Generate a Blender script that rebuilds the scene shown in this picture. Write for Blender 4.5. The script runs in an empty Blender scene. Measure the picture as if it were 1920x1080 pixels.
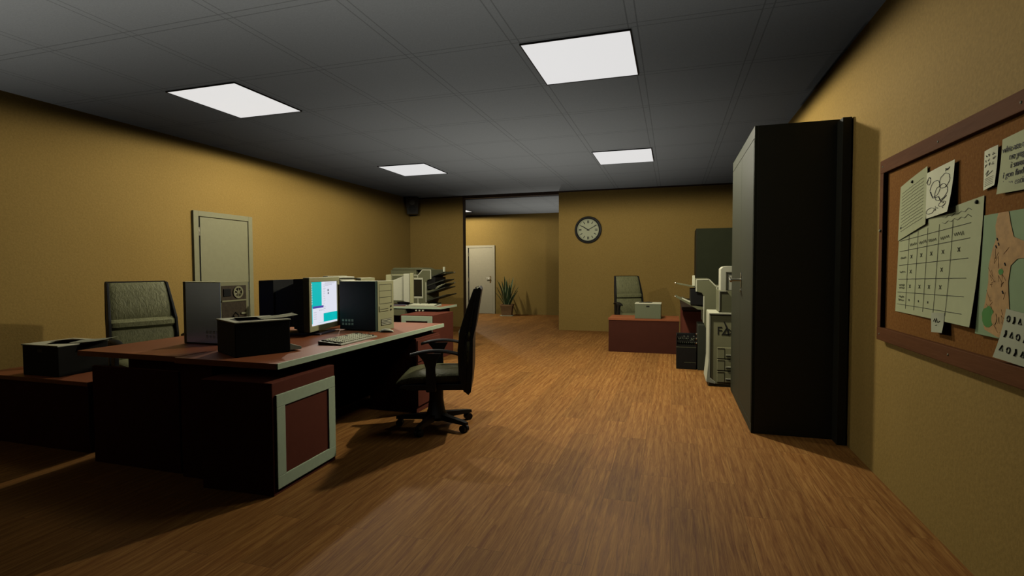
import bpy, bmesh, math, random
from mathutils import Vector, Matrix
PI = math.pi
R = math.radians
random.seed(7)
S = bpy.context.scene
COL = S.collection

# ------------------------------------------------------------------ materials
MATS = {}
def lin(c):
    return tuple(((v / 255.0) / 12.92 if v / 255.0 <= 0.04045 else ((v / 255.0 + 0.055) / 1.055) ** 2.4) for v in c)

def mat(name, color, rough=0.6, metal=0.0, var=0.12, vscale=8.0, bump=0.0, bscale=60.0, spec=0.4, stretch=(1, 1, 1)):
    """a surface of one colour with slight mottling and an optional fine relief"""
    if name in MATS:
        return MATS[name]
    m = bpy.data.materials.new(name)
    m.use_nodes = True
    nt = m.node_tree
    b = nt.nodes['Principled BSDF']
    b.inputs['Roughness'].default_value = rough
    b.inputs['Metallic'].default_value = metal
    b.inputs['Specular IOR Level'].default_value = spec
    tc = nt.nodes.new('ShaderNodeTexCoord')
    mp = nt.nodes.new('ShaderNodeMapping')
    mp.inputs['Scale'].default_value = stretch
    nt.links.new(tc.outputs['Object'], mp.inputs['Vector'])
    n = nt.nodes.new('ShaderNodeTexNoise')
    n.inputs['Scale'].default_value = vscale
    n.inputs['Detail'].default_value = 5.0
    nt.links.new(mp.outputs['Vector'], n.inputs['Vector'])
    mx = nt.nodes.new('ShaderNodeMix')
    mx.data_type = 'RGBA'
    c = color
    mx.inputs[6].default_value = (c[0] * (1 - var), c[1] * (1 - var), c[2] * (1 - var), 1)
    mx.inputs[7].default_value = (min(1, c[0] * (1 + var)), min(1, c[1] * (1 + var)), min(1, c[2] * (1 + var)), 1)
    nt.links.new(n.outputs['Fac'], mx.inputs[0])
    nt.links.new(mx.outputs[2], b.inputs['Base Color'])
    if bump:
        n2 = nt.nodes.new('ShaderNodeTexNoise')
        n2.inputs['Scale'].default_value = bscale
        n2.inputs['Detail'].default_value = 4.0
        nt.links.new(mp.outputs['Vector'], n2.inputs['Vector'])
        bp = nt.nodes.new('ShaderNodeBump')
        bp.inputs['Strength'].default_value = bump
        bp.inputs['Distance'].default_value = 0.01
        nt.links.new(n2.outputs['Fac'], bp.inputs['Height'])
        nt.links.new(bp.outputs['Normal'], b.inputs['Normal'])
    MATS[name] = m
    return m

def glow(name, color, strength):
    if name in MATS:
        return MATS[name]
    m = bpy.data.materials.new(name)
    m.use_nodes = True
    b = m.node_tree.nodes['Principled BSDF']
    b.inputs['Base Color'].default_value = (0.02, 0.02, 0.02, 1)
    b.inputs['Roughness'].default_value = 0.4
    b.inputs['Emission Color'].default_value = (*color, 1)
    b.inputs['Emission Strength'].default_value = strength
    MATS[name] = m
    return m

class NT:
    """tiny helper for writing node maths"""
    def __init__(s, m):
        s.t = m.node_tree
    def n(s, typ, **kw):
        x = s.t.nodes.new(typ)
        for k, v in kw.items():
            setattr(x, k, v)
        return x
    def link(s, a, b):
        s.t.links.new(a, b)
    def math(s, op, a, b=None, c=None):
        x = s.n('ShaderNodeMath', operation=op)
        for i, v in enumerate((a, b, c)):
            if v is None:
                continue
            if isinstance(v, (int, float)):
                x.inputs[i].default_value = v
            else:
                s.link(v, x.inputs[i])
        return x.outputs[0]
    def mix(s, f, a, b, blend='MIX'):
        x = s.n('ShaderNodeMix', data_type='RGBA', blend_type=blend)
        for i, v in ((0, f), (6, a), (7, b)):
            if isinstance(v, (int, float)):
                x.inputs[i].default_value = v
            elif isinstance(v, tuple):
                x.inputs[i].default_value = (*v, 1) if len(v) == 3 else v
            else:
                s.link(v, x.inputs[i])
        return x.outputs[2]

def wall_material():
    m = bpy.data.materials.new('ochre_plaster')
    m.use_nodes = True
    t = NT(m)
    b = m.node_tree.nodes['Principled BSDF']
    tc = t.n('ShaderNodeTexCoord')
    n1 = t.n('ShaderNodeTexNoise'); n1.inputs['Scale'].default_value = 1.3; n1.inputs['Detail'].default_value = 3
    n2 = t.n('ShaderNodeTexNoise'); n2.inputs['Scale'].default_value = 55; n2.inputs['Detail'].default_value = 6; n2.inputs['Roughness'].default_value = 0.65
    n3 = t.n('ShaderNodeTexNoise'); n3.inputs['Scale'].default_value = 16; n3.inputs['Detail'].default_value = 2
    for n in (n1, n2, n3):
        t.link(tc.outputs['Object'], n.inputs['Vector'])
    base = t.mix(n1.outputs['Fac'], WALL_A, WALL_B)
    fine = t.n('ShaderNodeMapRange'); fine.inputs[1].default_value = 0.3; fine.inputs[2].default_value = 0.7
    fine.inputs[3].default_value = 0.86; fine.inputs[4].default_value = 1.1
    t.link(n2.outputs['Fac'], fine.inputs[0])
    col = t.mix(1.0, base, fine.outputs[0], 'MULTIPLY')
    t.link(col, b.inputs['Base Color'])
    b.inputs['Roughness'].default_value = 0.75
    b.inputs['Specular IOR Level'].default_value = 0.15
    h = t.math('ADD', t.math('MULTIPLY', n2.outputs['Fac'], 0.6), t.math('MULTIPLY', n3.outputs['Fac'], 0.4))
    bp = t.n('ShaderNodeBump'); bp.inputs['Strength'].default_value = 0.3; bp.inputs['Distance'].default_value = 0.012
    t.link(h, bp.inputs['Height']); t.link(bp.outputs['Normal'], b.inputs['Normal'])
    return m

def ceiling_material():
    m = bpy.data.materials.new('ceiling_tiles')
    m.use_nodes = True
    t = NT(m)
    b = m.node_tree.nodes['Principled BSDF']
    tc = t.n('ShaderNodeTexCoord')
    sp = t.n('ShaderNodeSeparateXYZ'); t.link(tc.outputs['Object'], sp.inputs[0])
    def lines(axis, off, period):
        v = t.math('SUBTRACT', axis, off)
        d = t.math('PINGPONG', v, period / 2)                # distance to the nearest grid line
        a = t.math('ABSOLUTE', t.math('SUBTRACT', d, 0.031))
        return t.math('LESS_THAN', a, 0.0045)
    lx = lines(sp.outputs[0], -0.275, 0.853)
    ly = lines(sp.outputs[1], 3.73, 0.945)
    grid = t.math('MAXIMUM', lx, ly)
    n = t.n('ShaderNodeTexNoise'); n.inputs['Scale'].default_value = 90; n.inputs['Detail'].default_value = 4
    t.link(tc.outputs['Object'], n.inputs['Vector'])
    base = t.mix(n.outputs['Fac'], tuple(c * 0.85 for c in CEIL), tuple(min(1, c * 1.1) for c in CEIL))
    col = t.mix(t.math('MULTIPLY', grid, 0.42), base, tuple(c * 0.2 for c in CEIL))
    t.link(col, b.inputs['Base Color'])
    b.inputs['Roughness'].default_value = 0.85
    b.inputs['Specular IOR Level'].default_value = 0.1
    bp = t.n('ShaderNodeBump'); bp.inputs['Strength'].default_value = 0.25; bp.inputs['Distance'].default_value = 0.004
    t.link(n.outputs['Fac'], bp.inputs['Height']); t.link(bp.outputs['Normal'], b.inputs['Normal'])
    return m

def floor_material():
    m = bpy.data.materials.new('wood_planks')
    m.use_nodes = True
    t = NT(m)
    b = m.node_tree.nodes['Principled BSDF']
    tc = t.n('ShaderNodeTexCoord')
    sp = t.n('ShaderNodeSeparateXYZ'); t.link(tc.outputs['Object'], sp.inputs[0])
    cb = t.n('ShaderNodeCombineXYZ')
    t.link(sp.outputs[1], cb.inputs[0]); t.link(sp.outputs[0], cb.inputs[1])
    br = t.n('ShaderNodeTexBrick')
    br.offset = 0.37; br.offset_frequency = 2
    br.inputs['Scale'].default_value = 1.0
    br.inputs['Brick Width'].default_value = 1.15
    br.inputs['Row Height'].default_value = 0.19
    br.inputs['Mortar Size'].default_value = 0.0012
    br.inputs['Mortar Smooth'].default_value = 0.1
    br.inputs['Color1'].default_value = (0, 0, 0, 1)
    br.inputs['Color2'].default_value = (1, 1, 1, 1)
    br.inputs['Mortar'].default_value = (0.5, 0.5, 0.5, 1)
    t.link(cb.outputs[0], br.inputs['Vector'])
    # each plank's own offset along the grain
    plank = t.n('ShaderNodeSeparateColor'); t.link(br.outputs['Color'], plank.inputs[0])
    shift = t.math('MULTIPLY', plank.outputs[0], 37.0)
    g = t.n('ShaderNodeCombineXYZ')
    t.link(t.math('MULTIPLY', sp.outputs[0], 62.0), g.inputs[0])
    t.link(t.math('ADD', t.math('MULTIPLY', sp.outputs[1], 3.2), shift), g.inputs[1])
    n1 = t.n('ShaderNodeTexNoise'); n1.inputs['Scale'].default_value = 1.0; n1.inputs['Detail'].default_value = 7
    n1.inputs['Roughness'].default_value = 0.7; n1.inputs['Distortion'].default_value = 1.2
    t.link(g.outputs[0], n1.inputs['Vector'])
    g2 = t.n('ShaderNodeCombineXYZ')
    t.link(t.math('ADD', t.math('MULTIPLY', sp.outputs[0], 5.0), shift), g2.inputs[0])
    t.link(t.math('ADD', t.math('MULTIPLY', sp.outputs[1], 0.55), shift), g2.inputs[1])
    w = t.n('ShaderNodeTexWave'); w.wave_type = 'BANDS'; w.bands_direction = 'X'; w.inputs['Scale'].default_value = 1.1
    w.inputs['Distortion'].default_value = 9.0; w.inputs['Detail'].default_value = 3; w.inputs['Detail Scale'].default_value = 0.9
    t.link(g2.outputs[0], w.inputs['Vector'])
    grain = t.math('ADD', t.math('MULTIPLY', n1.outputs['Fac'], 0.92), t.math('MULTIPLY', w.outputs['Fac'], 0.08))
    gr = t.n('ShaderNodeValToRGB')
    gr.color_ramp.elements[0].position = 0.34; gr.color_ramp.elements[0].color = (*FLOOR_D, 1)
    gr.color_ramp.elements[1].position = 0.68; gr.color_ramp.elements[1].color = (*FLOOR_L, 1)
    e = gr.color_ramp.elements.new(0.5); e.color = (*FLOOR_M, 1)
    t.link(grain, gr.inputs[0])
    tone = t.n('ShaderNodeMapRange'); tone.inputs[3].default_value = 0.85; tone.inputs[4].default_value = 1.12
    t.link(plank.outputs[0], tone.inputs[0])
    col = t.mix(1.0, gr.outputs[0], tone.outputs[0], 'MULTIPLY')
    col = t.mix(t.math('MULTIPLY', br.outputs['Fac'], 0.55), col, tuple(c * 0.3 for c in FLOOR_D))
    t.link(col, b.inputs['Base Color'])
    ro = t.n('ShaderNodeMapRange'); ro.inputs[3].default_value = 0.5; ro.inputs[4].default_value = 0.68
    t.link(grain, ro.inputs[0]); t.link(ro.outputs[0], b.inputs['Roughness'])
    b.inputs['Specular IOR Level'].default_value = 0.2
    h = t.math('SUBTRACT', t.math('MULTIPLY', grain, 0.6), br.outputs['Fac'])
    bp = t.n('ShaderNodeBump'); bp.inputs['Strength'].default_value = 0.22; bp.inputs['Distance'].default_value = 0.004
    t.link(h, bp.inputs['Height']); t.link(bp.outputs['Normal'], b.inputs['Normal'])
    return m

def leather_material():
    m = bpy.data.materials.new('wrinkled_leather')
    m.use_nodes = True
    t = NT(m)
    b = m.node_tree.nodes['Principled BSDF']
    tc = t.n('ShaderNodeTexCoord')
    mp = t.n('ShaderNodeMapping'); mp.inputs['Scale'].default_value = (1, 1, 0.45); mp.inputs['Rotation'].default_value = (0.5, 0, 0)
    t.link(tc.outputs['Object'], mp.inputs[0])
    n = t.n('ShaderNodeTexNoise'); n.inputs['Scale'].default_value = 46; n.inputs['Detail'].default_value = 3; n.inputs['Distortion'].default_value = 1.0
    t.link(mp.outputs[0], n.inputs['Vector'])
    col = t.mix(n.outputs['Fac'], (0.12, 0.12, 0.055), (0.40, 0.39, 0.19))
    t.link(col, b.inputs['Base Color'])
    b.inputs['Roughness'].default_value = 0.5
    b.inputs['Specular IOR Level'].default_value = 0.25
    bp = t.n('ShaderNodeBump'); bp.inputs['Strength'].default_value = 0.6; bp.inputs['Distance'].default_value = 0.01
    t.link(n.outputs['Fac'], bp.inputs['Height']); t.link(bp.outputs['Normal'], b.inputs['Normal'])
    return m

def cork_material():
    m = bpy.data.materials.new('cork')
    m.use_nodes = True
    t = NT(m)
    b = m.node_tree.nodes['Principled BSDF']
    tc = t.n('ShaderNodeTexCoord')
    n = t.n('ShaderNodeTexNoise'); n.inputs['Scale'].default_value = 70; n.inputs['Detail'].default_value = 5
    v = t.n('ShaderNodeTexVoronoi'); v.inputs['Scale'].default_value = 38
    t.link(tc.outputs['Object'], n.inputs['Vector']); t.link(tc.outputs['Object'], v.inputs['Vector'])
    c1 = t.mix(n.outputs['Fac'], (0.19, 0.075, 0.018), (0.40, 0.18, 0.045))
    fleck = t.math('LESS_THAN', v.outputs['Distance'], 0.1)
    t.link(t.mix(t.math('MULTIPLY', fleck, 0.5), c1, (0.4, 0.24, 0.11)), b.inputs['Base Color'])
    b.inputs['Roughness'].default_value = 0.85
    b.inputs['Specular IOR Level'].default_value = 0.05
    bp = t.n('ShaderNodeBump'); bp.inputs['Strength'].default_value = 0.4; bp.inputs['Distance'].default_value = 0.004
    t.link(n.outputs['Fac'], bp.inputs['Height']); t.link(bp.outputs['Normal'], b.inputs['Normal'])
    return m

# base colours (linear)
WALL_A = (0.40, 0.252, 0.066); WALL_B = (0.45, 0.292, 0.082)
CEIL = (0.62, 0.63, 0.61)
FLOOR_D = (0.25, 0.09, 0.020); FLOOR_M = (0.40, 0.176, 0.042); FLOOR_L = (0.58, 0.295, 0.08)

M_wall = wall_material(); M_ceil = ceiling_material(); M_floor = floor_material()
M_leather = leather_material(); M_cork = cork_material()
M_door = mat('painted_door', (0.33, 0.31, 0.17), 0.5, var=0.08, vscale=20, bump=0.1, bscale=90)
M_halldoor = mat('cream_door', (0.62, 0.54, 0.36), 0.5, var=0.07, vscale=20, bump=0.1, bscale=90)
M_dark = mat('dark_shadow_gap', (0.012, 0.011, 0.01), 0.8)
M_trimshade = mat('dark_brown_trim_and_shade', (0.035, 0.02, 0.012), 0.6)  # also paints the ceiling-line shade on the back wall
M_red = mat('red_brown_laminate', (0.42, 0.125, 0.042), 0.5, var=0.15, vscale=14, stretch=(1, 0.2, 1), spec=0.5)
M_panel = mat('dark_red_panel', (0.20, 0.056, 0.032), 0.75, var=0.12, vscale=10, spec=0.1)
M_sage = mat('sage_green_frame', (0.72, 0.84, 0.56), 0.5, var=0.08, vscale=40)
M_beige = mat('beige_plastic', (0.55, 0.52, 0.27), 0.5, var=0.05, vscale=30)
M_beigelt = mat('pale_plastic', (0.74, 0.72, 0.52), 0.45, var=0.05, vscale=30)
M_beigedk = mat('shaded_plastic_grooves', (0.10, 0.095, 0.05), 0.6)
M_black = mat('black_plastic', (0.014, 0.014, 0.013), 0.5, spec=0.25)
M_blackshade = mat('black_metal_and_shade', (0.012, 0.012, 0.012), 0.6, spec=0.2)  # black of the lamp frames; on beige case sides it paints their shade
M_bluesheet = mat('blue_grey_polished_metal', (0.22, 0.33, 0.92), 0.22, metal=1.0, var=0.1, vscale=3)
M_chair = mat('black_chair_plastic', (0.012, 0.012, 0.011), 0.5, spec=0.25)
M_chrome = mat('bright_metal', (0.65, 0.64, 0.56), 0.25, metal=1.0)
M_olive = mat('olive_steel', (0.038, 0.041, 0.023), 0.6, var=0.08, vscale=20, spec=0.2)
M_oliveshade = mat('shaded_olive_steel', (0.02, 0.022, 0.014), 0.6, var=0.1, vscale=20)  # olive steel with the shade of the cabinet's unlit near face painted in
M_copier = mat('grey_olive_plastic', (0.215, 0.215, 0.112), 0.5, var=0.06, vscale=25)
M_copierlt = mat('light_copier_trim', (0.80, 0.78, 0.54), 0.45)
M_copierdk = mat('dark_copier_plastic', (0.05, 0.055, 0.036), 0.5)
M_printer = mat('printer_grey', (0.20, 0.215, 0.118), 0.55, var=0.06, vscale=25)
M_printershade = mat('printer_grey_in_shade', (0.02, 0.019, 0.015), 0.7, var=0.06, vscale=25, spec=0.08)  # printer grey with the shade of its unlit faces put into the colour
M_paper = mat('pale_paper', (0.92, 0.91, 0.62), 0.8, var=0.05, vscale=12)
M_papergreen = mat('grey_green_paper', (0.58, 0.60, 0.32), 0.8, var=0.07, vscale=14)
M_papercream = mat('cream_paper', (0.55, 0.56, 0.37), 0.8, var=0.06, vscale=14)
M_ink = mat('ink', (0.035, 0.035, 0.028), 0.7)
M_inkgrey = mat('faded_ink', (0.115, 0.12, 0.075), 0.8)
M_mapwater = mat('map_water_green', (0.33, 0.45, 0.22), 0.8, var=0.12, vscale=9)
M_mapland = mat('map_land_tan', (0.62, 0.36, 0.13), 0.8, var=0.35, vscale=30)
M_mapgreen = mat('map_park_green', (0.09, 0.30, 0.05), 0.8)
M_boardframe = mat('brown_wood_frame', (0.165, 0.064, 0.022), 0.75, spec=0.08, var=0.3, vscale=18, stretch=(1, 0.15, 1), bump=0.2, bscale=50)
M_purple = mat('purple_grey_plastic', (0.22, 0.19, 0.24), 0.45)
M_clay = mat('terracotta', (0.36, 0.19, 0.075), 0.8, var=0.2, vscale=14, bump=0.2, bscale=40)
M_soil = mat('soil', (0.03, 0.02, 0.012), 0.9)
M_leaf = mat('leaf_green', (0.06, 0.11, 0.045), 0.45, var=0.5, vscale=12)
M_leafedge = mat('pale_leaf_edge_highlight', (0.60, 0.64, 0.30), 0.5)  # pale leaf edges, lightened further to paint highlights
M_clockface = mat('clock_face', (0.56, 0.57, 0.36), 0.5, var=0.05)
M_lampglow = glow('lamp_diffuser', (1.0, 0.995, 0.99), 0.72)
M_scr_teal = glow('screen_teal', (0.0, 0.46, 0.46), 1.0)
M_scr_white = glow('screen_white', (0.72, 0.74, 0.84), 1.0)
M_scr_blue = glow('screen_blue_bar', (0.07, 0.055, 0.34), 1.0)
M_scr_ink = glow('screen_dark_text', (0.22, 0.23, 0.28), 1.0)
M_glassdark = mat('dark_screen_glass', (0.02, 0.022, 0.016), 0.15, spec=0.6)
M_pcb = mat('circuit_brown', (0.10, 0.07, 0.035), 0.6, var=0.6, vscale=60)

# ------------------------------------------------------------------ mesh helpers
class MB:
    def __init__(s):
        s.bm = bmesh.new()
    def _new(s, n0):
        s.bm.verts.ensure_lookup_table()
        return s.bm.verts[n0:]
    def box(s, x0, x1, y0, y1, z0, z1, bev=0.0, seg=2):
        b = bmesh.new()
        bmesh.ops.create_cube(b, size=1)
        bmesh.ops.scale(b, vec=(abs(x1 - x0), abs(y1 - y0), abs(z1 - z0)), verts=b.verts)
        bmesh.ops.translate(b, vec=((x0 + x1) / 2, (y0 + y1) / 2, (z0 + z1) / 2), verts=b.verts)
        if bev:
            bmesh.ops.bevel(b, geom=b.edges[:], offset=bev, segments=seg, profile=0.6, affect='EDGES')
        s.join(b)
        return s
    def join(s, b, mx=None):
        if mx is not None:
            bmesh.ops.transform(b, matrix=mx, verts=b.verts)
        me = bpy.data.meshes.new('tmp'); b.to_mesh(me); b.free()
        s.bm.from_mesh(me); bpy.data.meshes.remove(me)
        return s
    def cyl(s, p, q, r0, r1=None, n=20):
        r1 = r0 if r1 is None else r1
        p = Vector(p); q = Vector(q); d = q - p
        b = bmesh.new()
        bmesh.ops.create_cone(b, cap_ends=True, segments=n, radius1=r0, radius2=r1, depth=d.length)
        mx = Matrix.Translation((p + q) / 2) @ d.to_track_quat('Z', 'Y').to_matrix().to_4x4()
        return s.join(b, mx)
    def sphere(s, c, r, sc=(1, 1, 1), n=16):
        b = bmesh.new()
        bmesh.ops.create_uvsphere(b, u_segments=n, v_segments=max(6, n // 2), radius=r)
        return s.join(b, Matrix.Translation(c) @ Matrix.Diagonal((*sc, 1)))
    def prism(s, pts, axis, a0, a1, bev=0.0):
        """polygon pts in the plane normal to axis, extruded from a0 to a1. axis y: pts (x,z); x: (y,z); z: (x,y)"""
        b = bmesh.new()
        def P(p, a):
            return {'y': (p[0], a, p[1]), 'x': (a, p[0], p[1]), 'z': (p[0], p[1], a)}[axis]
        v0 = [b.verts.new(P(p, a0)) for p in pts]; v1 = [b.verts.new(P(p, a1)) for p in pts]
        n = len(pts)
        b.faces.new(v0); b.faces.new(v1[::-1])
        for i in range(n):
            b.faces.new((v0[i], v1[i], v1[(i + 1) % n], v0[(i + 1) % n]))
        bmesh.ops.recalc_face_normals(b, faces=b.faces)
        if bev:
            bmesh.ops.bevel(b, geom=b.edges[:], offset=bev, segments=2, profile=0.6, affect='EDGES')
        return s.join(b)
    def loft(s, rings, close=True):
        """rings: lists of equally many points, skinned in order with capped ends"""
        b = bmesh.new()
        vs = [[b.verts.new(p) for p in r] for r in rings]
        n = len(vs[0])
        for i in range(len(vs) - 1):
            for j in range(n):
                b.faces.new((vs[i][j], vs[i][(j + 1) % n], vs[i + 1][(j + 1) % n], vs[i + 1][j]))
        if close:
            b.faces.new(vs[0]); b.faces.new(vs[-1][::-1])
        bmesh.ops.recalc_face_normals(b, faces=b.faces)
        return s.join(b)
    def lathe(s, prof, n=32):
        """prof: (radius, z) list around z"""
        rings = []
        for r, z in prof:
            rings.append([(max(r, 1e-4) * math.cos(2 * PI * k / n), max(r, 1e-4) * math.sin(2 * PI * k / n), z) for k in range(n)])
        if abs(prof[0][0] - prof[-1][0]) > 1e-3 or prof[0][0] > 1e-3:
            if prof[0][0] > 1e-3 and prof[-1][0] > 1e-3:          # a ring: close the section, no caps
                return s.loft(rings + [rings[0]], False)
        return s.loft(rings)
    def tube(s, pts, r, n=8):
        pts = [Vector(p) for p in pts]
        rings = []
        for i, p in enumerate(pts):
            d = (pts[min(i + 1, len(pts) - 1)] - pts[max(i - 1, 0)]).normalized()
            q = d.to_track_quat('Z', 'Y')
            rr = r[i] if isinstance(r, (list, tuple)) else r
            rings.append([p + q @ Vector((rr * math.cos(2 * PI * k / n), rr * math.sin(2 * PI * k / n), 0)) for k in range(n)])
        return s.loft(rings)
    def move(s, mx):
        bmesh.ops.transform(s.bm, matrix=mx, verts=s.bm.verts)
        return s
    def build(s, name, m, parent=None, smooth=False, loc=None, rot=None):
        me = bpy.data.meshes.new(name)
        s.bm.to_mesh(me); s.bm.free()
        ms = m if isinstance(m, (list, tuple)) else [m]
        for x in ms:
            me.materials.append(x)
        if smooth:
            for p in me.polygons:
                p.use_smooth = True
            try:
                me.set_sharp_from_angle(angle=R(38))
            except Exception:
                pass
        o = bpy.data.objects.new(name, me)
        COL.objects.link(o)
        if parent is not None:
            o.parent = parent
        if loc is not None:
            o.location = loc
        if rot is not None:
            o.rotation_euler = rot
        return o

def box(name, m, parent, x0, x1, y0, y1, z0, z1, bev=0.0):
    return MB().box(x0, x1, y0, y1, z0, z1, bev).build(name, m, parent)

def thing(name, label, cat, loc=(0, 0, 0), rz=0.0, group=None, scale=1.0):
    o = bpy.data.objects.new(name, None)
    o.empty_display_size = 0.1
    COL.objects.link(o)
    o.location = loc; o.rotation_euler = (0, 0, rz); o.scale = (scale,) * 3
    return tag(o, label, cat, group)

def tag(o, label, cat, group=None):
    o['label'] = label; o['category'] = cat
    if group:
        o['group'] = group
    return o

def struct(o):
    o['kind'] = 'structure'
    return o

def copy_tree(o, parent=None):
    c = o.copy(); COL.objects.link(c)
    if parent is not None:
        c.parent = parent
    for ch in list(o.children):
        copy_tree(ch, c)
    return c

def place_copy(src, label, loc, rz, scale=1.0):
    c = copy_tree(src)
    c.location = loc; c.rotation_euler = (0, 0, rz); c.scale = (scale,) * 3
    c['label'] = label
    return c

def text_mesh(body, size, extr=0.0008, shear=0.0, align='CENTER'):
    cu = bpy.data.curves.new('lettering', 'FONT')
    cu.body = body; cu.size = size; cu.extrude = extr; cu.shear = shear
    cu.align_x = align; cu.align_y = 'CENTER'
    o = bpy.data.objects.new('lettering', cu)
    COL.objects.link(o)
    dg = bpy.context.evaluated_depsgraph_get()
    me = bpy.data.meshes.new_from_object(o.evaluated_get(dg))
    bpy.data.objects.remove(o); bpy.data.curves.remove(cu)
    return me

# ------------------------------------------------------------------ room shell
XR, XL, YB, YH, ZC = 1.27, -5.98, 11.15, 14.65, 3.025
YF, XHL, XHR = -6.0, -8.6, 0.4          # the unseen ends of the office and the hall
ZH = 2.945                               # hall ceiling
T = 0.14
XO0, XO1 = -4.625, -2.375                # opening to the hall

def sbox(name, m, *a):
    return struct(box(name, m, None, *a))

sbox('floor', M_floor, XHL, XR + T, YF, YH + T, -0.1, 0.0)
sbox('ceiling', M_ceil, XL - T, XR + T, YF, YB + T, ZC, ZC + 0.1)
sbox('ceiling_hall', M_ceil, XHL, XR + T, YB + T, YH + T, ZH, ZH + 0.18)
sbox('wall_right', M_wall, XR, XR + T, YF, YB + T, 0, ZC)
sbox('wall_left', M_wall, XL - T, XL, YF, YB + T, 0, ZC)
sbox('wall_front', M_wall, XL - T, XR + T, YF - T, YF, 0, ZC)
w = MB()
w.box(XL, XO0, YB, YB + T, 0, ZC)
struct(w.build('wall_back', M_wall))
w = MB()
w.box(XO1, XR, YB, YB + T, 0, ZC)
struct(w.build('wall_back_clock', M_wall))
sbox('wall_hall', M_wall, XHL, XR + T, YH, YH + T, 0, ZH + 0.1)
sbox('wall_hall_left', M_wall, XHL - T, XHL, YB, YH + T, 0, ZH + 0.1)
sbox('wall_hall_near', M_wall, XHL, XL - T, YB, YB + T, 0, ZH + 0.1)
sbox('wall_hall_right', M_wall, XHR, XHR + T, YB + T, YH, 0, ZH)
# dark lintel over the opening and dark reveal at its left jamb, thin dark strips painting the shade under the ceiling along the back wall
sbox('trim_1', M_trimshade, XO0, XO1, YB, YB + T, 2.96, ZC)
sbox('trim_2', M_trimshade, XO0, XO0 + 0.012, YB - 0.004, YB + T, 0, 2.96)
sbox('shade_strip_3', M_trimshade, XO1, XR, YB - 0.012, YB, ZC - 0.03, ZC)
sbox('shade_strip_4', M_trimshade, XL, XO0, YB - 0.012, YB, ZC - 0.03, ZC)

# door in the left wall
def wall_door(name, m, w, h, handle_y, loc, rz):
    """local: the door lies in the yz plane, its face towards +x, y from 0 to w"""
    d = bpy.data.objects.new(name, None); COL.objects.link(d); struct(d)
    d.location = loc; d.rotation_euler = (0, 0, rz)
    fr = MB()
    fr.box(0, 0.035, 0, 0.075, 0, h, 0.004).box(0, 0.035, w - 0.075, w, 0, h, 0.004).box(0, 0.0345, 0.075, w - 0.075, h - 0.07, h, 0.004)
    fr.build('door_frame', m, d)
    leaf = box('door_leaf', m, d, 0, 0.022, 0.108, w - 0.08, 0.006, h - 0.078, 0.003)
    box('door_gap', M_dark, d, 0, 0.012, 0.075, 0.108, 0, h - 0.07)
    for z in (h - 0.27, h * 0.5, 0.25):
        MB().cyl((0.026, 0.085, z - 0.055), (0.026, 0.085, z + 0.055), 0.011, n=12).build('hinge', M_chrome, d, True)
    hb = MB()
    hb.box(0.022, 0.03, handle_y - 0.022, handle_y + 0.022, 0.93, 1.13, 0.003)
    hb.cyl((0.03, handle_y, 1.06), (0.07, handle_y, 1.06), 0.01, n=12)
    hb.cyl((0.07, handle_y + 0.008, 1.06), (0.07, handle_y - 0.12, 1.06), 0.01, n=12)
    hb.cyl((0.03, handle_y, 0.97), (0.036, handle_y, 0.97), 0.012, n=12)
    hb.build('door_handle', M_chrome, d, True)
    return d

wall_door('door_1', M_door, 0.99, 2.125, 0.85, (XL, 5.245, 0), 0)
wall_door('door_2', M_halldoor, 0.93, 2.045, 0.79, (-5.985, YH, 0), R(-90))

# ------------------------------------------------------------------ ceiling lights
def ceiling_light(x0, x1, y0, y1, z, label, group):
    t = thing('ceiling_light', label, 'ceiling light', ((x0 + x1) / 2, (y0 + y1) / 2, z), 0, group)
    hx, hy = (x1 - x0) / 2, (y1 - y0) / 2
    box('diffuser', M_lampglow, t, -hx + 0.008, hx - 0.008, -hy + 0.008, hy - 0.008, -0.008, -0.001)
    f = MB()
    f.box(-hx, hx, -hy, -hy + 0.008, -0.012, -0.0005).box(-hx, hx, hy - 0.008, hy, -0.012, -0.0005)
    f.box(-hx, -hx + 0.008, -hy + 0.008, hy - 0.008, -0.012, -0.0005).box(hx - 0.008, hx, -hy + 0.008, hy - 0.008, -0.012, -0.0005)
    f.build('frame', M_blackshade, t)
    return t
G = 'square ceiling lights in the office'
ceiling_light(-1.105, -0.29, 3.78, 4.67, ZC, 'square white ceiling light, the largest, towards the tall cabinet side', G)
ceiling_light(-4.555, -3.745, 3.755, 4.645, ZC, 'square white ceiling light over the desk with the leather chair, nearest the left wall door', G)
ceiling_light(-1.125, -0.29, 7.545, 8.49, ZC, 'small distant ceiling light nearer the wall clock', G)
ceiling_light(-4.61, -3.765, 7.5, 8.41, ZC, 'small distant ceiling light on the side of the corner loudspeaker', G)
ceiling_light(-6.3, -5.35, 12.75, 13.62, ZH, 'ceiling light in the hall, only its tip showing past the opening', None)

# ------------------------------------------------------------------ desks
def end_panel(name, t, *a):
    return box(name, M_panel, t, *a)

# front desk: long top with sage edge, its sitter on the side of the black chair
d = thing('desk', 'long red-brown desk with pale green front edge, in front of the black chair', 'desk', (-2.2586, 2.542, 0))
box('desktop', M_red, d, -0.813, -0.012, 0, 2.372, 0.747, 0.783)
box('edge_strip', M_sage, d, -0.012, 0.0, 0, 2.372, 0.749, 0.7835)
box('end_panel', M_panel, d, -0.79, -0.53, 0.02, 0.045, 0, 0.747)
box('back_panel', M_panel, d, -0.79, -0.765, 0.045, 2.34, 0.03, 0.747)
box('end_panel', M_panel, d, -0.765, -0.12, 2.315, 2.34, 0, 0.747)

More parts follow.
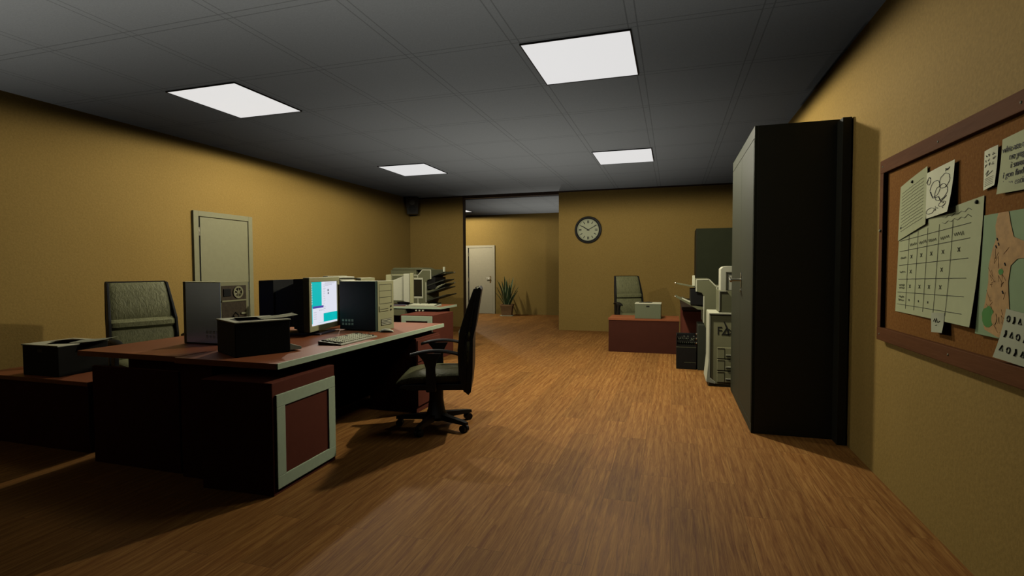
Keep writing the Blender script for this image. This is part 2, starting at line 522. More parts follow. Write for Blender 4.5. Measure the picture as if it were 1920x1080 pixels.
# under the front desk's near end: pedestal with a framed door
def pedestal(label, loc, rz, w, dep, h, margin=0.075):
    """local: door on +x, width along y, origin at the centre of the foot"""
    p = thing('pedestal_cabinet', label, 'cabinet', loc, rz, 'pedestal cabinets under the desks')
    box('body', M_panel, p, -dep, 0, -w / 2, w / 2, 0, h, 0.004)
    fr = MB()
    b0, b1 = -w / 2 + 0.022, w / 2 - 0.012
    z0, z1 = 0.035, h - margin
    k = 0.075
    fr.box(0, 0.014, b0, b1, z1 - k, z1, 0.003).box(0, 0.014, b0, b1, z0, z0 + k, 0.003)
    fr.box(0, 0.0138, b0, b0 + k, z0 + k, z1 - k, 0.003).box(0, 0.0138, b1 - k, b1, z0 + k, z1 - k, 0.003)
    dr = fr.build('door_frame', M_sage, p)
    box('door_panel', M_panel, p, 0, 0.006, b0 + k, b1 - k, z0 + k, z1 - k)
    return p
pedestal('red pedestal cabinet with green-framed door under the near end of the front desk', (-2.262, 2.79, 0), R(2), 0.62, 0.52, 0.678)
pedestal('green-framed pedestal cabinet under the far desk with the beige monitor', (-3.592, 6.86, 0), R(-90), 0.535, 0.72, 0.672, 0.014)

p = thing('drawer_pedestal', 'plain red-brown drawer pedestal under the far end of the front desk, behind the black chair', 'cabinet', (-2.275, 4.33, 0))
box('body', M_panel, p, -0.5, 0, 0, 0.5, 0, 0.70, 0.003)
for z in (0.06, 0.27, 0.48):
    box('drawer', M_panel, p, 0, 0.012, 0.01, 0.49, z, z + 0.2, 0.002)

# desk behind it (sitter on the side of the leather chair)
d = thing('desk', 'red-brown desk behind the front desk, in front of the leather chair', 'desk', (-3.09, 2.58, 0))
box('desktop', M_red, d, -0.926, 0, 0, 2.334, 0.747, 0.783)
box('end_panel', M_panel, d, -0.80, -0.01, 0.01, 0.035, 0, 0.68)
box('back_panel', M_panel, d, -0.035, -0.01, 0.035, 2.30, 0.03, 0.747)
box('end_panel', M_panel, d, -0.86, -0.035, 2.29, 2.315, 0, 0.747)
box('drawer_box', M_panel, d, -0.52, -0.06, 0.06, 0.5, 0.58, 0.747)

# low return at the left
d = thing('low_side_table', 'low red-brown side table at the left carrying a printer', 'table', (-4.08, 2.68, 0))
box('tabletop', M_red, d, -1.22, 0, 0, 0.52, 0.50, 0.53)
box('front_panel', M_panel, d, -1.21, -0.012, 0.012, 0.035, 0, 0.50)
box('end_panel', M_panel, d, -1.21, -1.185, 0.035, 0.5, 0, 0.50)
box('end_panel', M_panel, d, -0.037, -0.012, 0.035, 0.5, 0, 0.50)

# far left desk with the second monitor
d = thing('desk', 'far red-brown desk with pale green edge, carrying the beige monitor seen from behind', 'desk', (-3.46, 7.43, 0))
box('desktop', M_red, d, -1.9, -0.012, 0, 0.62, 0.715, 0.75)
e_ = MB(); e_.box(-0.012, 0, 0, 0.62, 0.717, 0.7505).box(-1.9, -0.012, -0.012, 0, 0.717, 0.7505)
e_.build('edge_strip', M_sage, d)
box('end_panel', M_panel, d, -1.88, -1.855, 0.02, 0.58, 0, 0.715)
box('back_panel', M_panel, d, -1.855, -0.14, 0.56, 0.585, 0.2, 0.715)
box('drawer', M_copier, d, -1.15, -0.62, -0.04, 0.3, 0.605, 0.70, 0.004)
box('cable_box', M_black, d, -0.46, -0.10, 0.03, 0.2, 0.676, 0.712, 0.006)
for k in range(3):
    MB().cyl((-0.44 + 0.06 * k, 0.0, 0.694), (-0.44 + 0.06 * k, 0.04, 0.694), 0.017, n=12).build('socket', M_copierlt, d, True)
box('end_panel', M_panel, d, -0.14, -0.115, 0.22, 0.58, 0, 0.712)

# right side desk: low return facing the camera, taller part behind the copier
d = thing('reception_table', 'low red-brown table below the wall clock with a closed front panel', 'table', (-0.99, 8.46, 0))
box('tabletop', M_red, d, 0, 1.1, 0, 0.62, 0.515, 0.545)
box('front_panel', mat('dull_red_panel', (0.10, 0.03, 0.017), 0.75, spec=0.1), d, 0.008, 1.095, 0.008, 0.03, 0, 0.515)
box('end_panel', M_panel, d, 0.008, 0.03, 0.03, 0.6, 0, 0.515)
box('end_panel', M_panel, d, 1.07, 1.095, 0.03, 0.6, 0, 0.515)
d = thing('desk', 'tall red-brown desk end partly hidden behind the copier trays', 'desk', (0.13, 7.75, 0))
box('desktop', M_trimshade, d, 0, 1.02, 0, 2.2, 0.745, 0.795)
box('end_panel', M_panel, d, 0.012, 1.0, 0.012, 0.04, 0, 0.745)
box('end_panel', M_panel, d, 0.012, 1.0, 2.15, 2.18, 0, 0.745)
box('back_panel', M_panel, d, 0.97, 0.995, 0.04, 2.15, 0.1, 0.745)

# ------------------------------------------------------------------ office chairs
def office_chair():
    """local: the sitter faces +x"""
    c = thing('office_chair', '', 'chair', (0, 0, 0), 0, 'high-backed office chairs')
    # back: rings of (depth x, height z, half width)
    def ring(xc, z, hw, th):
        pts = []
        for k in range(20):
            a = 2 * PI * k / 20
            ca, sa = math.cos(a), math.sin(a)
            pts.append((xc + th * (abs(ca) ** 0.6) * (1 if ca > 0 else -1), hw * (abs(sa) ** 0.35) * (1 if sa > 0 else -1), z))
        return pts
    lower = [(-0.262, 0.44, 0.232, 0.028), (-0.262, 0.47, 0.26, 0.044), (-0.268, 0.58, 0.272, 0.052), (-0.272, 0.70, 0.274, 0.052), (-0.278, 0.755, 0.27, 0.046), (-0.28, 0.77, 0.262, 0.026)]
    MB().loft([ring(*r) for r in lower]).build('lower_back_cushion', M_leather, c, True)
    roll = [(-0.272, 0.765, 0.262, 0.034), (-0.268, 0.79, 0.27, 0.062), (-0.27, 0.83, 0.27, 0.064), (-0.28, 0.858, 0.262, 0.036)]
    MB().loft([ring(*r) for r in roll]).build('lumbar_roll', M_leather, c, True)
    upper = [(-0.288, 0.852, 0.258, 0.03), (-0.295, 0.88, 0.262, 0.042), (-0.318, 0.99, 0.256, 0.046), (-0.345, 1.10, 0.247, 0.042), (-0.362, 1.165, 0.24, 0.034), (-0.368, 1.188, 0.226, 0.016)]
    MB().loft([ring(*r) for r in upper]).build('upper_back_cushion', M_leather, c, True)
    # plastic shell behind the cushions
    prof = [(-0.29, 0.325), (-0.255, 0.355), (-0.262, 0.45), (-0.27, 0.76), (-0.292, 0.86), (-0.345, 1.10), (-0.362, 1.185), (-0.385, 1.20), (-0.40, 1.18), (-0.385, 1.09), (-0.352, 0.88), (-0.33, 0.78), (-0.325, 0.5), (-0.31, 0.35)]
    sh = MB()
    b = bmesh.new()
    rows = []
    hws = {}
    for sgn in (-1, 1):
        rows.append([b.verts.new((x, sgn * (0.268 if z < 0.8 else 0.268 - (z - 0.8) * 0.06), z)) for x, z in prof])
    b.faces.new(rows[0]); b.faces.new(rows[1][::-1])
    n = len(prof)
    for i in range(n):
        b.faces.new((rows[0][i], rows[0][(i + 1) % n], rows[1][(i + 1) % n], rows[1][i]))
    bmesh.ops.recalc_face_normals(b, faces=b.faces)
    sh.join(b)
    sh.build('back_shell', M_chair, c)
    for sy in (-1, 1):
        ya, yb = sorted((sy * 0.262, sy * 0.284))
        bo = MB()
        bo.prism([(-0.255, 0.35), (-0.212, 0.48), (-0.206, 0.70), (-0.222, 0.85), (-0.262, 0.98), (-0.305, 1.10), (-0.335, 1.185), (-0.365, 1.195), (-0.36, 1.10), (-0.33, 0.98), (-0.30, 0.86), (-0.28, 0.76), (-0.272, 0.45)], 'y', ya, yb, 0.004)
        for v in bo.bm.verts:
            if v.co.z > 0.8:
                v.co.y -= sy * (v.co.z - 0.8) * 0.085
        bo.build('side_bolster', M_chair, c)
    # seat
    st = [(-0.25, 0.455, 0.24, 0.02), (-0.20, 0.46, 0.262, 0.045), (0.0, 0.458, 0.27, 0.048), (0.16, 0.452, 0.268, 0.046), (0.25, 0.435, 0.255, 0.036), (0.30, 0.41, 0.235, 0.014)]
    rings = []
    for x, zc, hw, th in st:
        pts = []
        for k in range(20):
            a = 2 * PI * k / 20
            ca, sa = math.cos(a), math.sin(a)
            pts.append((x, hw * (abs(ca) ** 0.4) * (1 if ca > 0 else -1), zc + th * (abs(sa) ** 0.6) * (1 if sa > 0 else -1)))
        rings.append(pts)
    MB().loft(rings).build('seat', M_leather, c, True)
    u = MB()
    u.prism([(-0.26, 0.36), (0.2, 0.36), (0.28, 0.385), (0.24, 0.41), (-0.27, 0.41)], 'y', -0.24, 0.24, 0.008)
    u.box(-0.28, -0.22, -0.06, 0.06, 0.34, 0.62, 0.01)
    u.build('seat_pan', M_chair, c)
    # arms
    for sy in (-1, 1):
        a = MB()
        pts = []
        y = sy * 0.315
        n_ = 14
        rings = []
        for k in range(n_ + 1):
            s_ = k / n_
            x = -0.21 + 0.38 * s_
            z = 0.70 - 0.03 * (2 * s_ - 1) ** 2 - 0.008 * s_
            wd = 0.036 * (1 - 0.5 * abs(2 * s_ - 1) ** 3)
            th = 0.014
            rings.append([(x, y + wd * math.cos(2 * PI * q / 10), z + th * math.sin(2 * PI * q / 10)) for q in range(10)])
        a.loft(rings)
        pad = a.build('armrest', M_chair, c, True)
        post = MB()
        post.prism([(-0.075, 0.675), (0.11, 0.675), (0.065, 0.62), (0.045, 0.56), (0.045, 0.37), (-0.035, 0.37), (-0.03, 0.56), (-0.045, 0.62)], 'y', y - 0.016, y + 0.016, 0.004)
        post.box(-0.03, 0.04, min(y, sy * 0.2), max(y, sy * 0.2), 0.362, 0.39, 0.004)
        post.build('arm_post', M_chair, c)
    co = MB()
    co.lathe([(0.0, 0.365), (0.056, 0.365), (0.06, 0.34), (0.06, 0.24), (0.074, 0.14), (0.10, 0.09), (0.09, 0.06), (0.0, 0.055)], 24)
    co.build('column', M_chair, c, True)
    for k in range(5):
        a = R(-2 + 72 * k)
        l = MB()
        l.loft([[(0.05, -0.034, 0.065), (0.05, 0.034, 0.065), (0.05, 0.03, 0.118), (0.05, -0.03, 0.118)],
                [(0.30, -0.024, 0.062), (0.30, 0.024, 0.062), (0.30, 0.02, 0.092), (0.30, -0.02, 0.092)],
                [(0.345, -0.018, 0.062), (0.345, 0.018, 0.062), (0.345, 0.015, 0.084), (0.345, -0.015, 0.084)]])
        l.move(Matrix.Rotation(a, 4, 'Z'))
        lo = l.build('base_leg', M_chair, c)
        w_ = MB()
        w_.cyl((0.315, -0.03, 0.03), (0.315, -0.006, 0.03), 0.03, n=18).cyl((0.315, 0.006, 0.03), (0.315, 0.03, 0.03), 0.03, n=18)
        w_.box(0.30, 0.33, -0.006, 0.006, 0.02, 0.07)
        w_.move(Matrix.Rotation(a, 4, 'Z'))
        w_.build('caster', M_chair, lo, True)
    return c
chairA = office_chair()
chairA.location = (-1.935, 4.04, 0); chairA.rotation_euler = (0, 0, R(199))
chairA['label'] = 'black office chair seen from its side, standing alone on the open floor'
place_copy(chairA, 'grey-green leather office chair behind the desks, its front facing us', (-4.62, 3.64, 0), R(-17), 1.035)
place_copy(chairA, 'small distant office chair behind the low table below the clock', (-0.69, 10.05, 0), R(-62))

# ------------------------------------------------------------------ computers
def tower(label, loc, rz, side_mat, dims=(0.43, 0.29, 0.485)):
    """local: front on +x, rear on -x, origin at the centre of the foot"""
    dx, dy, dz = dims
    t = thing('computer_tower', label, 'computer tower', loc, rz, 'computer towers on the desks')
    hx, hy = dx / 2, dy / 2
    box('case', M_beige, t, -hx + 0.006, hx - 0.03, -hy + 0.004, hy - 0.004, 0.012, dz)
    for sy in (-1, 1):
        y0, y1 = sorted((sy * (hy - 0.004), sy * hy))
        s_ = box('side_panel', side_mat, t, -hx + 0.006, hx - 0.03, y0, y1, 0.014, dz - 0.004)
        v = MB()
        for i in range(4):
            for j in range(2):
                for q in range(3):
                    ya, yb = sorted((sy * hy, sy * (hy + 0.0012)))
                    zz = 0.055 + 0.036 * j + q * 0.008
                    xx = (-hx + 0.03 + 0.035 * i)
                    v.box(xx, xx + 0.022, ya, yb, zz, zz + 0.0035)
        v.build('vent_slots', M_copierlt, s_)
    fr = box('front_bezel', M_beige, t, hx - 0.03, hx, -hy, hy, 0.0, dz + 0.004, 0.006)
    g = MB()
    for k in range(4):
        z = dz - 0.035 - 0.062 * k
        g.box(hx - 0.001, hx + 0.0012, -hy + 0.03, hy - 0.045, z, z + 0.004)
    g.box(hx - 0.001, hx + 0.0012, -hy + 0.026, -hy + 0.03, dz - 0.221, dz - 0.031).box(hx - 0.001, hx + 0.0012, hy - 0.045, hy - 0.041, dz - 0.221, dz - 0.031)
    g.build('drive_bay_lines', M_beigedk, t)
    fl = box('floppy_drive', M_beige, t, hx, hx + 0.006, -hy + 0.02, hy - 0.11, 0.19, 0.24, 0.001)
    box('slot', M_beigedk, fl, hx + 0.006, hx + 0.007, -hy + 0.03, hy - 0.12, 0.208, 0.213)
    for z in (0.195, 0.23):
        MB().cyl((hx, hy - 0.06, z), (hx + 0.006, hy - 0.06, z), 0.009, n=14).build('button', M_black, t, True)
    v = box('front_vent', M_beigedk, t, hx - 0.001, hx + 0.002, -hy + 0.05, hy - 0.05, 0.05, 0.112)
    s2 = MB()
    for k in range(4):
        s2.box(hx + 0.002, hx + 0.006, -hy + 0.056, hy - 0.056, 0.056 + 0.0145 * k, 0.063 + 0.0145 * k, 0.001)
    s2.build('vent_bars', M_copierlt, v)
    # rear with supply, fan, ports and open slots
    rr = box('rear_plate', M_pcb, t, -hx + 0.004, -hx + 0.006, -hy + 0.03, hy - 0.012, 0.02, dz - 0.03)
    f = MB()
    f.lathe([(0.036, 0.0), (0.05, 0.0), (0.05, 0.006), (0.036, 0.006)], 24)
    for k in range(6):
        b_ = bmesh.new(); bmesh.ops.create_cube(b_, size=1)
        bmesh.ops.scale(b_, vec=(0.034, 0.012, 0.003), verts=b_.verts)
        f.join(b_, Matrix.Rotation(k * PI / 3, 4, 'Z') @ Matrix.Translation((0.021, 0, 0.002)) @ Matrix.Rotation(0.4, 4, 'X'))
    f.lathe([(0.0, 0.0), (0.014, 0.0), (0.014, 0.006), (0.0, 0.006)], 16)
    f.move(Matrix.Translation((-hx + 0.004, -0.03, dz - 0.085)) @ Matrix.Rotation(R(-90), 4, 'Y'))
    f.build('fan', M_beige, t, True)
    f = MB()
    f.box(-hx - 0.002, -hx + 0.004, 0.045, hy - 0.03, dz - 0.115, dz - 0.055, 0.002)
    f.build('power_socket', M_black, t)
    f = MB()
    f.box(-hx - 0.001, -hx + 0.004, -hy + 0.03, hy - 0.012, dz - 0.158, dz - 0.146)
    for k in range(5):
        f.box(-hx - 0.003, -hx + 0.004, -0.12 + 0.0, -0.055, 0.05 + 0.045 * k, 0.066 + 0.045 * k, 0.002)
    f.build('port_row', M_beige, t)
    f = MB()
    random.seed(3)
    for k in range(5):
        y = 0.0 + 0.02 * k
        f.tube([(-hx + 0.004, y, 0.25 - 0.03 * k), (-hx - 0.035, y + 0.01, 0.23 - 0.03 * k), (-hx - 0.05, y - 0.01 + 0.01 * k, 0.12), (-hx - 0.025, y, 0.014)], 0.005, 8)
    f.build('cables', M_black, t, True)
    return t
ZD = 0.7505
FS = 0.945
def on_front(o):
    """set a thing on the front pair of desks, whose tops are a little higher and nearer"""
    o.location = (o.location.x * FS, o.location.y * FS, 0.7838 + (o.location.z - ZD) * FS)
    o.scale = (FS, FS, FS)
    return o
on_front(tower('beige computer tower with its shaded side coloured black, between the lit monitor and the mouse', (-2.905, 4.503, ZD), 0, M_blackshade, (0.43, 0.297, 0.482)))
on_front(tower('computer tower with blue-grey side, its cabled rear turned to us, before the left wall door', (-3.60, 3.375, ZD), R(180), M_bluesheet, (0.39, 0.29, 0.50)))

def crt(label, loc, rz, W=0.6, Hh=0.485, D=0.46, lit=False):
    """local: screen on +x; origin under the screen at desk height"""
    t = thing('computer_monitor', label, 'monitor', loc, rz, 'tube monitors on the desks')
    z0, z1 = 0.04, 0.04 + Hh
    hw = W / 2
    b = 0.042
    fr = MB()
    fr.box(-0.06, 0, -hw, hw, z1 - b, z1, 0.006).box(-0.06, 0, -hw, hw, z0, z0 + b + 0.008, 0.006)
    fr.box(-0.0595, -0.0005, -hw, -hw + b, z0 + b, z1 - b + 0.003, 0.005).box(-0.0595, -0.0005, hw - b, hw, z0 + b, z1 - b + 0.003, 0.005)
    fr.build('bezel', M_beige, t)
    # housing: front shell, sloped middle, rear frame (seen from the side)
    hs = MB()
    hs.prism([(-0.06, z0 + 0.01), (-0.06, z1 - 0.008), (-0.16, z1 - 0.012), (-0.16, z0 + 0.03)], 'y', -hw + 0.02, hw - 0.02, 0.004)
    hs.build('housing', M_blackshade if lit else M_beigelt, t)  # black stands in for the shaded side of a pale housing
    mid = MB()
    mid.prism([(-0.16, z0 + 0.04), (-0.16, z1 - 0.05), (-0.36, z1 - 0.13), (-0.36, z0 + 0.05)], 'y', -hw + 0.06, hw - 0.06, 0.004)
    mo = mid.build('tube_housing', M_blackshade if lit else M_beigelt, t)
    tp = MB()
    tp.prism([(-0.165, z1 - 0.05), (-0.165, z1 - 0.046), (-0.355, z1 - 0.124), (-0.355, z1 - 0.128)], 'y', -hw + 0.064, hw - 0.064)
    tp.build('lit_top', M_beigelt, mo)  # pale sheet painting the lit top of the housing
    rr = MB()
    rr.prism([(-0.36, z0 + 0.01), (-0.36, z1 - 0.02), (-D, z1 - 0.025), (-D, z0 + 0.02)], 'y', -hw + 0.04, hw - 0.04, 0.004)
    rr.box(-0.36, -0.16, hw - 0.075, hw - 0.05, z1 - 0.034, z1 - 0.022)
    rr.build('rear_frame', M_blackshade if lit else M_beige, t)
    vents = MB()
    for i in range(2):
        for k in range(6):
            vents.box(-0.20 + 0.05 * i, -0.165 + 0.05 * i, -hw + 0.0585, -hw + 0.061, z0 + 0.07 + 0.02 * k, z0 + 0.078 + 0.02 * k)
    vents.build('vent_slots', M_copierlt, t)
    y0, y1, s0, s1 = -hw + b, hw - b, z0 + b + 0.008, z1 - b + 0.003
    if lit:
        sc = box('screen', M_scr_teal, t, -0.03, -0.012, y0, y1, s0, s1)
        def ui(name, m, u0, u1, v0, v1, lay):
            x = -0.012 + 0.0007 * lay
            return box(name, m, sc, x - 0.0006, x, y0 + (y1 - y0) * u0, y0 + (y1 - y0) * u1, s1 - (s1 - s0) * v1, s1 - (s1 - s0) * v0)
        ui('document_window', M_scr_white, 0.40, 1.0, 0.0, 0.75, 1)
        ui('file_window', M_scr_white, 0.06, 0.46, 0.60, 0.95, 1)
        ui('title_bar', M_scr_blue, 0.07, 0.46, 0.56, 0.61, 2)
        ui('task_bar', M_scr_white, 0.0, 1.0, 0.955, 1.0, 1)
        ui('dialog_window', M_scr_white, 0.06, 0.26, 0.66, 0.98, 2)
        tx = MB()
        random.seed(11)
        def stroke(u0, u1, v0, v1, lay=3):
            x = -0.012 + 0.0007 * lay
            tx.box(x - 0.0006, x, y0 + (y1 - y0) * u0, y0 + (y1 - y0) * u1, s1 - (s1 - s0) * v1, s1 - (s1 - s0) * v0)
        stroke(0.62, 0.68, 0.19, 0.24); stroke(0.63, 0.68, 0.26, 0.31)
        for k in range(16):
            stroke(0.46, 0.46 + random.uniform(0.02, 0.1), 0.08 + 0.04 * k, 0.085 + 0.04 * k)
        for k in range(5):
            stroke(0.52, 0.52 + random.uniform(0.1, 0.4), 0.03 + 0.018 * k, 0.034 + 0.018 * k)
        for k in range(4):
            stroke(0.3 + 0.04 * k, 0.325 + 0.04 * k, 0.66, 0.672); stroke(0.1, 0.2, 0.7 + 0.05 * k, 0.706 + 0.05 * k)
        tx.build('lettering', M_scr_ink, sc)
        ic = MB()
        for k in range(9):
            x = -0.0113
            vv = 0.04 + 0.055 * k
            ic.box(x - 0.0006, x, y0 + (y1 - y0) * 0.02, y0 + (y1 - y0) * 0.055, s1 - (s1 - s0) * (vv + 0.03), s1 - (s1 - s0) * vv)
        ic.build('desktop_icons', M_scr_white, sc)
    else:
        box('screen', M_glassdark, t, -0.03, -0.012, y0, y1, s0, s1)
    st = MB()
    st.box(-0.34, 0.02, -0.16, 0.16, 0.0, 0.016, 0.005)
    st.cyl((-0.17, 0, 0.014), (-0.17, 0, 0.052), 0.09, 0.11, 24)
    st.build('stand', M_purple, t)
    return t
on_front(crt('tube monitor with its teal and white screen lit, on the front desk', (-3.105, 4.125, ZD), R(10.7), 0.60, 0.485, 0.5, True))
on_front(crt('beige monitor almost hidden behind the black-shaded computer tower, only its top showing', (-3.66, 5.0, ZD), R(188), 0.44, 0.485, 0.42))
crt('beige tube monitor seen from behind on the far desk before the corner copier', (-4.13, 7.80, ZD), R(27), 0.42, 0.49, 0.44)

def keyboard(label, loc, rz):
    """local: long side along y, typed on from +x"""
    t = thing('keyboard', label, 'keyboard', loc, rz, 'keyboards on the desks')
    k = MB()
    k.prism([(-0.105, 0), (0.105, 0), (0.105, 0.012), (-0.105, 0.03)], 'y', -0.27, 0.27, 0.003)
    k.build('keyboard_body', M_beigelt, t)
    q = MB(); q2 = MB()
    for r in range(5):
        x = -0.075 + 0.037 * r
        for c in range(17):
            y = -0.25 + 0.0298 * c
            z = 0.03 - (x + 0.105) / 0.21 * 0.018
            (q2 if (c in (0, 16) or r == 0 and c % 5 == 0) else q).box(x - 0.014, x + 0.014, y, y + 0.023, z - 0.001, z + 0.009, 0.002, 1)
    q.build('keys', M_paper, t); q2.build('dark_keys', M_beigedk, t)
    return t
on_front(keyboard('beige keyboard on the front desk below the lit screen', (-2.585, 3.735, ZD), R(1)))
keyboard('small keyboard on the far desk beside the beige monitor', (-3.83, 7.555, ZD), R(-88))
m_ = thing('computer_mouse', 'pale computer mouse beside the black-shaded tower', 'mouse', (-2.585, 4.335, ZD), R(20))
on_front(m_)
mm = MB()
mm.loft([[(x, hw * math.cos(2 * PI * k / 14), max(0, 0.002 + th * (1 + math.sin(2 * PI * k / 14)) / 2)) for k in range(14)] for x, hw, th in ((-0.06, 0.012, 0.01), (-0.05, 0.027, 0.026), (-0.015, 0.033, 0.036), (0.025, 0.032, 0.03), (0.055, 0.025, 0.018), (0.062, 0.014, 0.008))])
mm.build('mouse_body', M_beigelt, m_, True)
MB().tube([(-0.058, 0, 0.008), (-0.1, 0.01, 0.006), (-0.135, -0.03, 0.006), (-0.15, -0.1, 0.006)], 0.003, 6).build('cord', M_beigedk, m_, True)

def printer(label, loc, rz, body_mat, tray=False):
    """local: front on +x"""
    t = thing('printer', label, 'printer', loc, rz, 'box printers with paper on top')
    box('body', body_mat, t, -0.185, 0.185, -0.2, 0.2, 0.0, 0.232, 0.006)
    l = MB(); l.box(-0.19, 0.19, -0.205, 0.205, 0.232, 0.242, 0.003)
    l.build('lid', M_copierlt, t)
    box('top_slot', M_black, t, -0.14, 0.02, -0.15, 0.06, 0.2421, 0.2436)
    box('front_slot', M_black, t, 0.183, 0.1865, -0.025, 0.025, 0.185, 0.206)
    if not tray:
        return t
    tr = MB()
    tr.prism([(0.184, 0.012), (0.184, 0.06), (0.27, 0.03), (0.27, 0.012)], 'y', -0.19, -0.06, 0.002)
    tr.build('output_tray', M_beigelt, t)
    return t
def sheet_on(label, loc, rz, size=(0.3, 0.21), curl=0.02):
    s = MB()
    nx, ny = 8, 4
    b = bmesh.new()
    top = [[b.verts.new((size[0] * (i / nx - 0.5), size[1] * (j / ny - 0.5), 0.0035 + curl * max(0, (i / nx - 0.45)) ** 2 * 3)) for j in range(ny + 1)] for i in range(nx + 1)]
    for i in range(nx):
        for j in range(ny):
            b.faces.new((top[i][j], top[i + 1][j], top[i + 1][j + 1], top[i][j + 1]))
    bmesh.ops.solidify(b, geom=b.faces[:], thickness=0.003)
    s.join(b)
    o = s.build('paper_sheet', M_paper, None, False, loc, (0, 0, rz))
    return tag(o, label, 'paper', 'loose papers on the printers')
PA = (-2.915, 3.045)
on_front(printer('shade-darkened printer at the near end of the front desk', (PA[0], PA[1], ZD), R(62), M_printershade, True))
on_front(sheet_on('loose paper sheet lying on the printer at the near end of the front desk', (PA[0] + 0.06, PA[1] + 0.06, ZD + 0.243), R(52), (0.40, 0.22), 0.02))
printer('shade-darkened printer on the low side table at the far left', (-4.685, 2.93, 0.5305), R(-90), M_printershade)
sheet_on('loose paper sheet on the printer of the low side table', (-4.56, 2.98, 0.774), R(30), (0.40, 0.22), 0.02)
printer('grey-green printer on the low table below the clock', (-0.37, 8.67, 0.5455), R(-90), M_printer)

# ------------------------------------------------------------------ tall cabinets
def tall_cabinet(label, loc, W, D, Hh, lever=True, body=None):
    """local: doors on -x; y from 0 to W, x from 0 to D"""
    t = thing('metal_cabinet', label, 'cabinet', loc, 0, 'tall olive metal cabinets')
    box('body', body or M_oliveshade, t, 0.022, D, 0, W, 0.0, Hh, 0.004)
    fr = MB()
    fr.box(0, 0.022, 0, W, Hh - 0.095, Hh, 0.003).box(0, 0.022, 0, W, 0, 0.07, 0.003)
    fr.box(0, 0.0218, 0, 0.02, 0.07, Hh - 0.095).box(0, 0.0218, W - 0.02, W, 0.07, Hh - 0.095)
    fr.build('face_frame', M_olive, t)
    for k in range(2):
        y0 = 0.026 + k * (W / 2 - 0.024); y1 = y0 + W / 2 - 0.028
        dr = box('door', M_olive, t, -0.002, 0.022, y0, y1, 0.078, Hh - 0.103, 0.002)
        if k == 0 and lever:
            h = MB()
            yy, zz = y1 - 0.06, 1.235
            h.cyl((-0.002, yy, zz), (-0.10, yy, zz), 0.014, n=16)
            h.cyl((-0.096, yy - 0.05, zz - 0.012), (-0.096, yy + 0.075, zz + 0.014), 0.011, n=12)
            h.box(-0.008, -0.002, yy - 0.02, yy + 0.02, zz - 0.07, zz + 0.07, 0.003)
            h.build('handle', M_chrome, dr, True)
            MB().cyl((-0.002, yy, zz - 0.1), (-0.014, yy, zz - 0.1), 0.012, n=14).build('lock', M_chrome, dr, True)
    box('back_flange', M_oliveshade, t, D - 0.02, D + 0.04, -0.13, W, 0, Hh - 0.02, 0.003)
    return t
tall_cabinet('very tall dark olive metal cabinet against the right wall, nearest us', (0.62, 4.579, 0), 1.56, 0.60, 2.482)
tall_cabinet('distant dark green metal cabinet in the back corner behind the copier', (0.42, 10.35, 0), 0.75, 0.79, 2.085, False, mat('green_steel', (0.05, 0.056, 0.028), 0.7, spec=0.1))

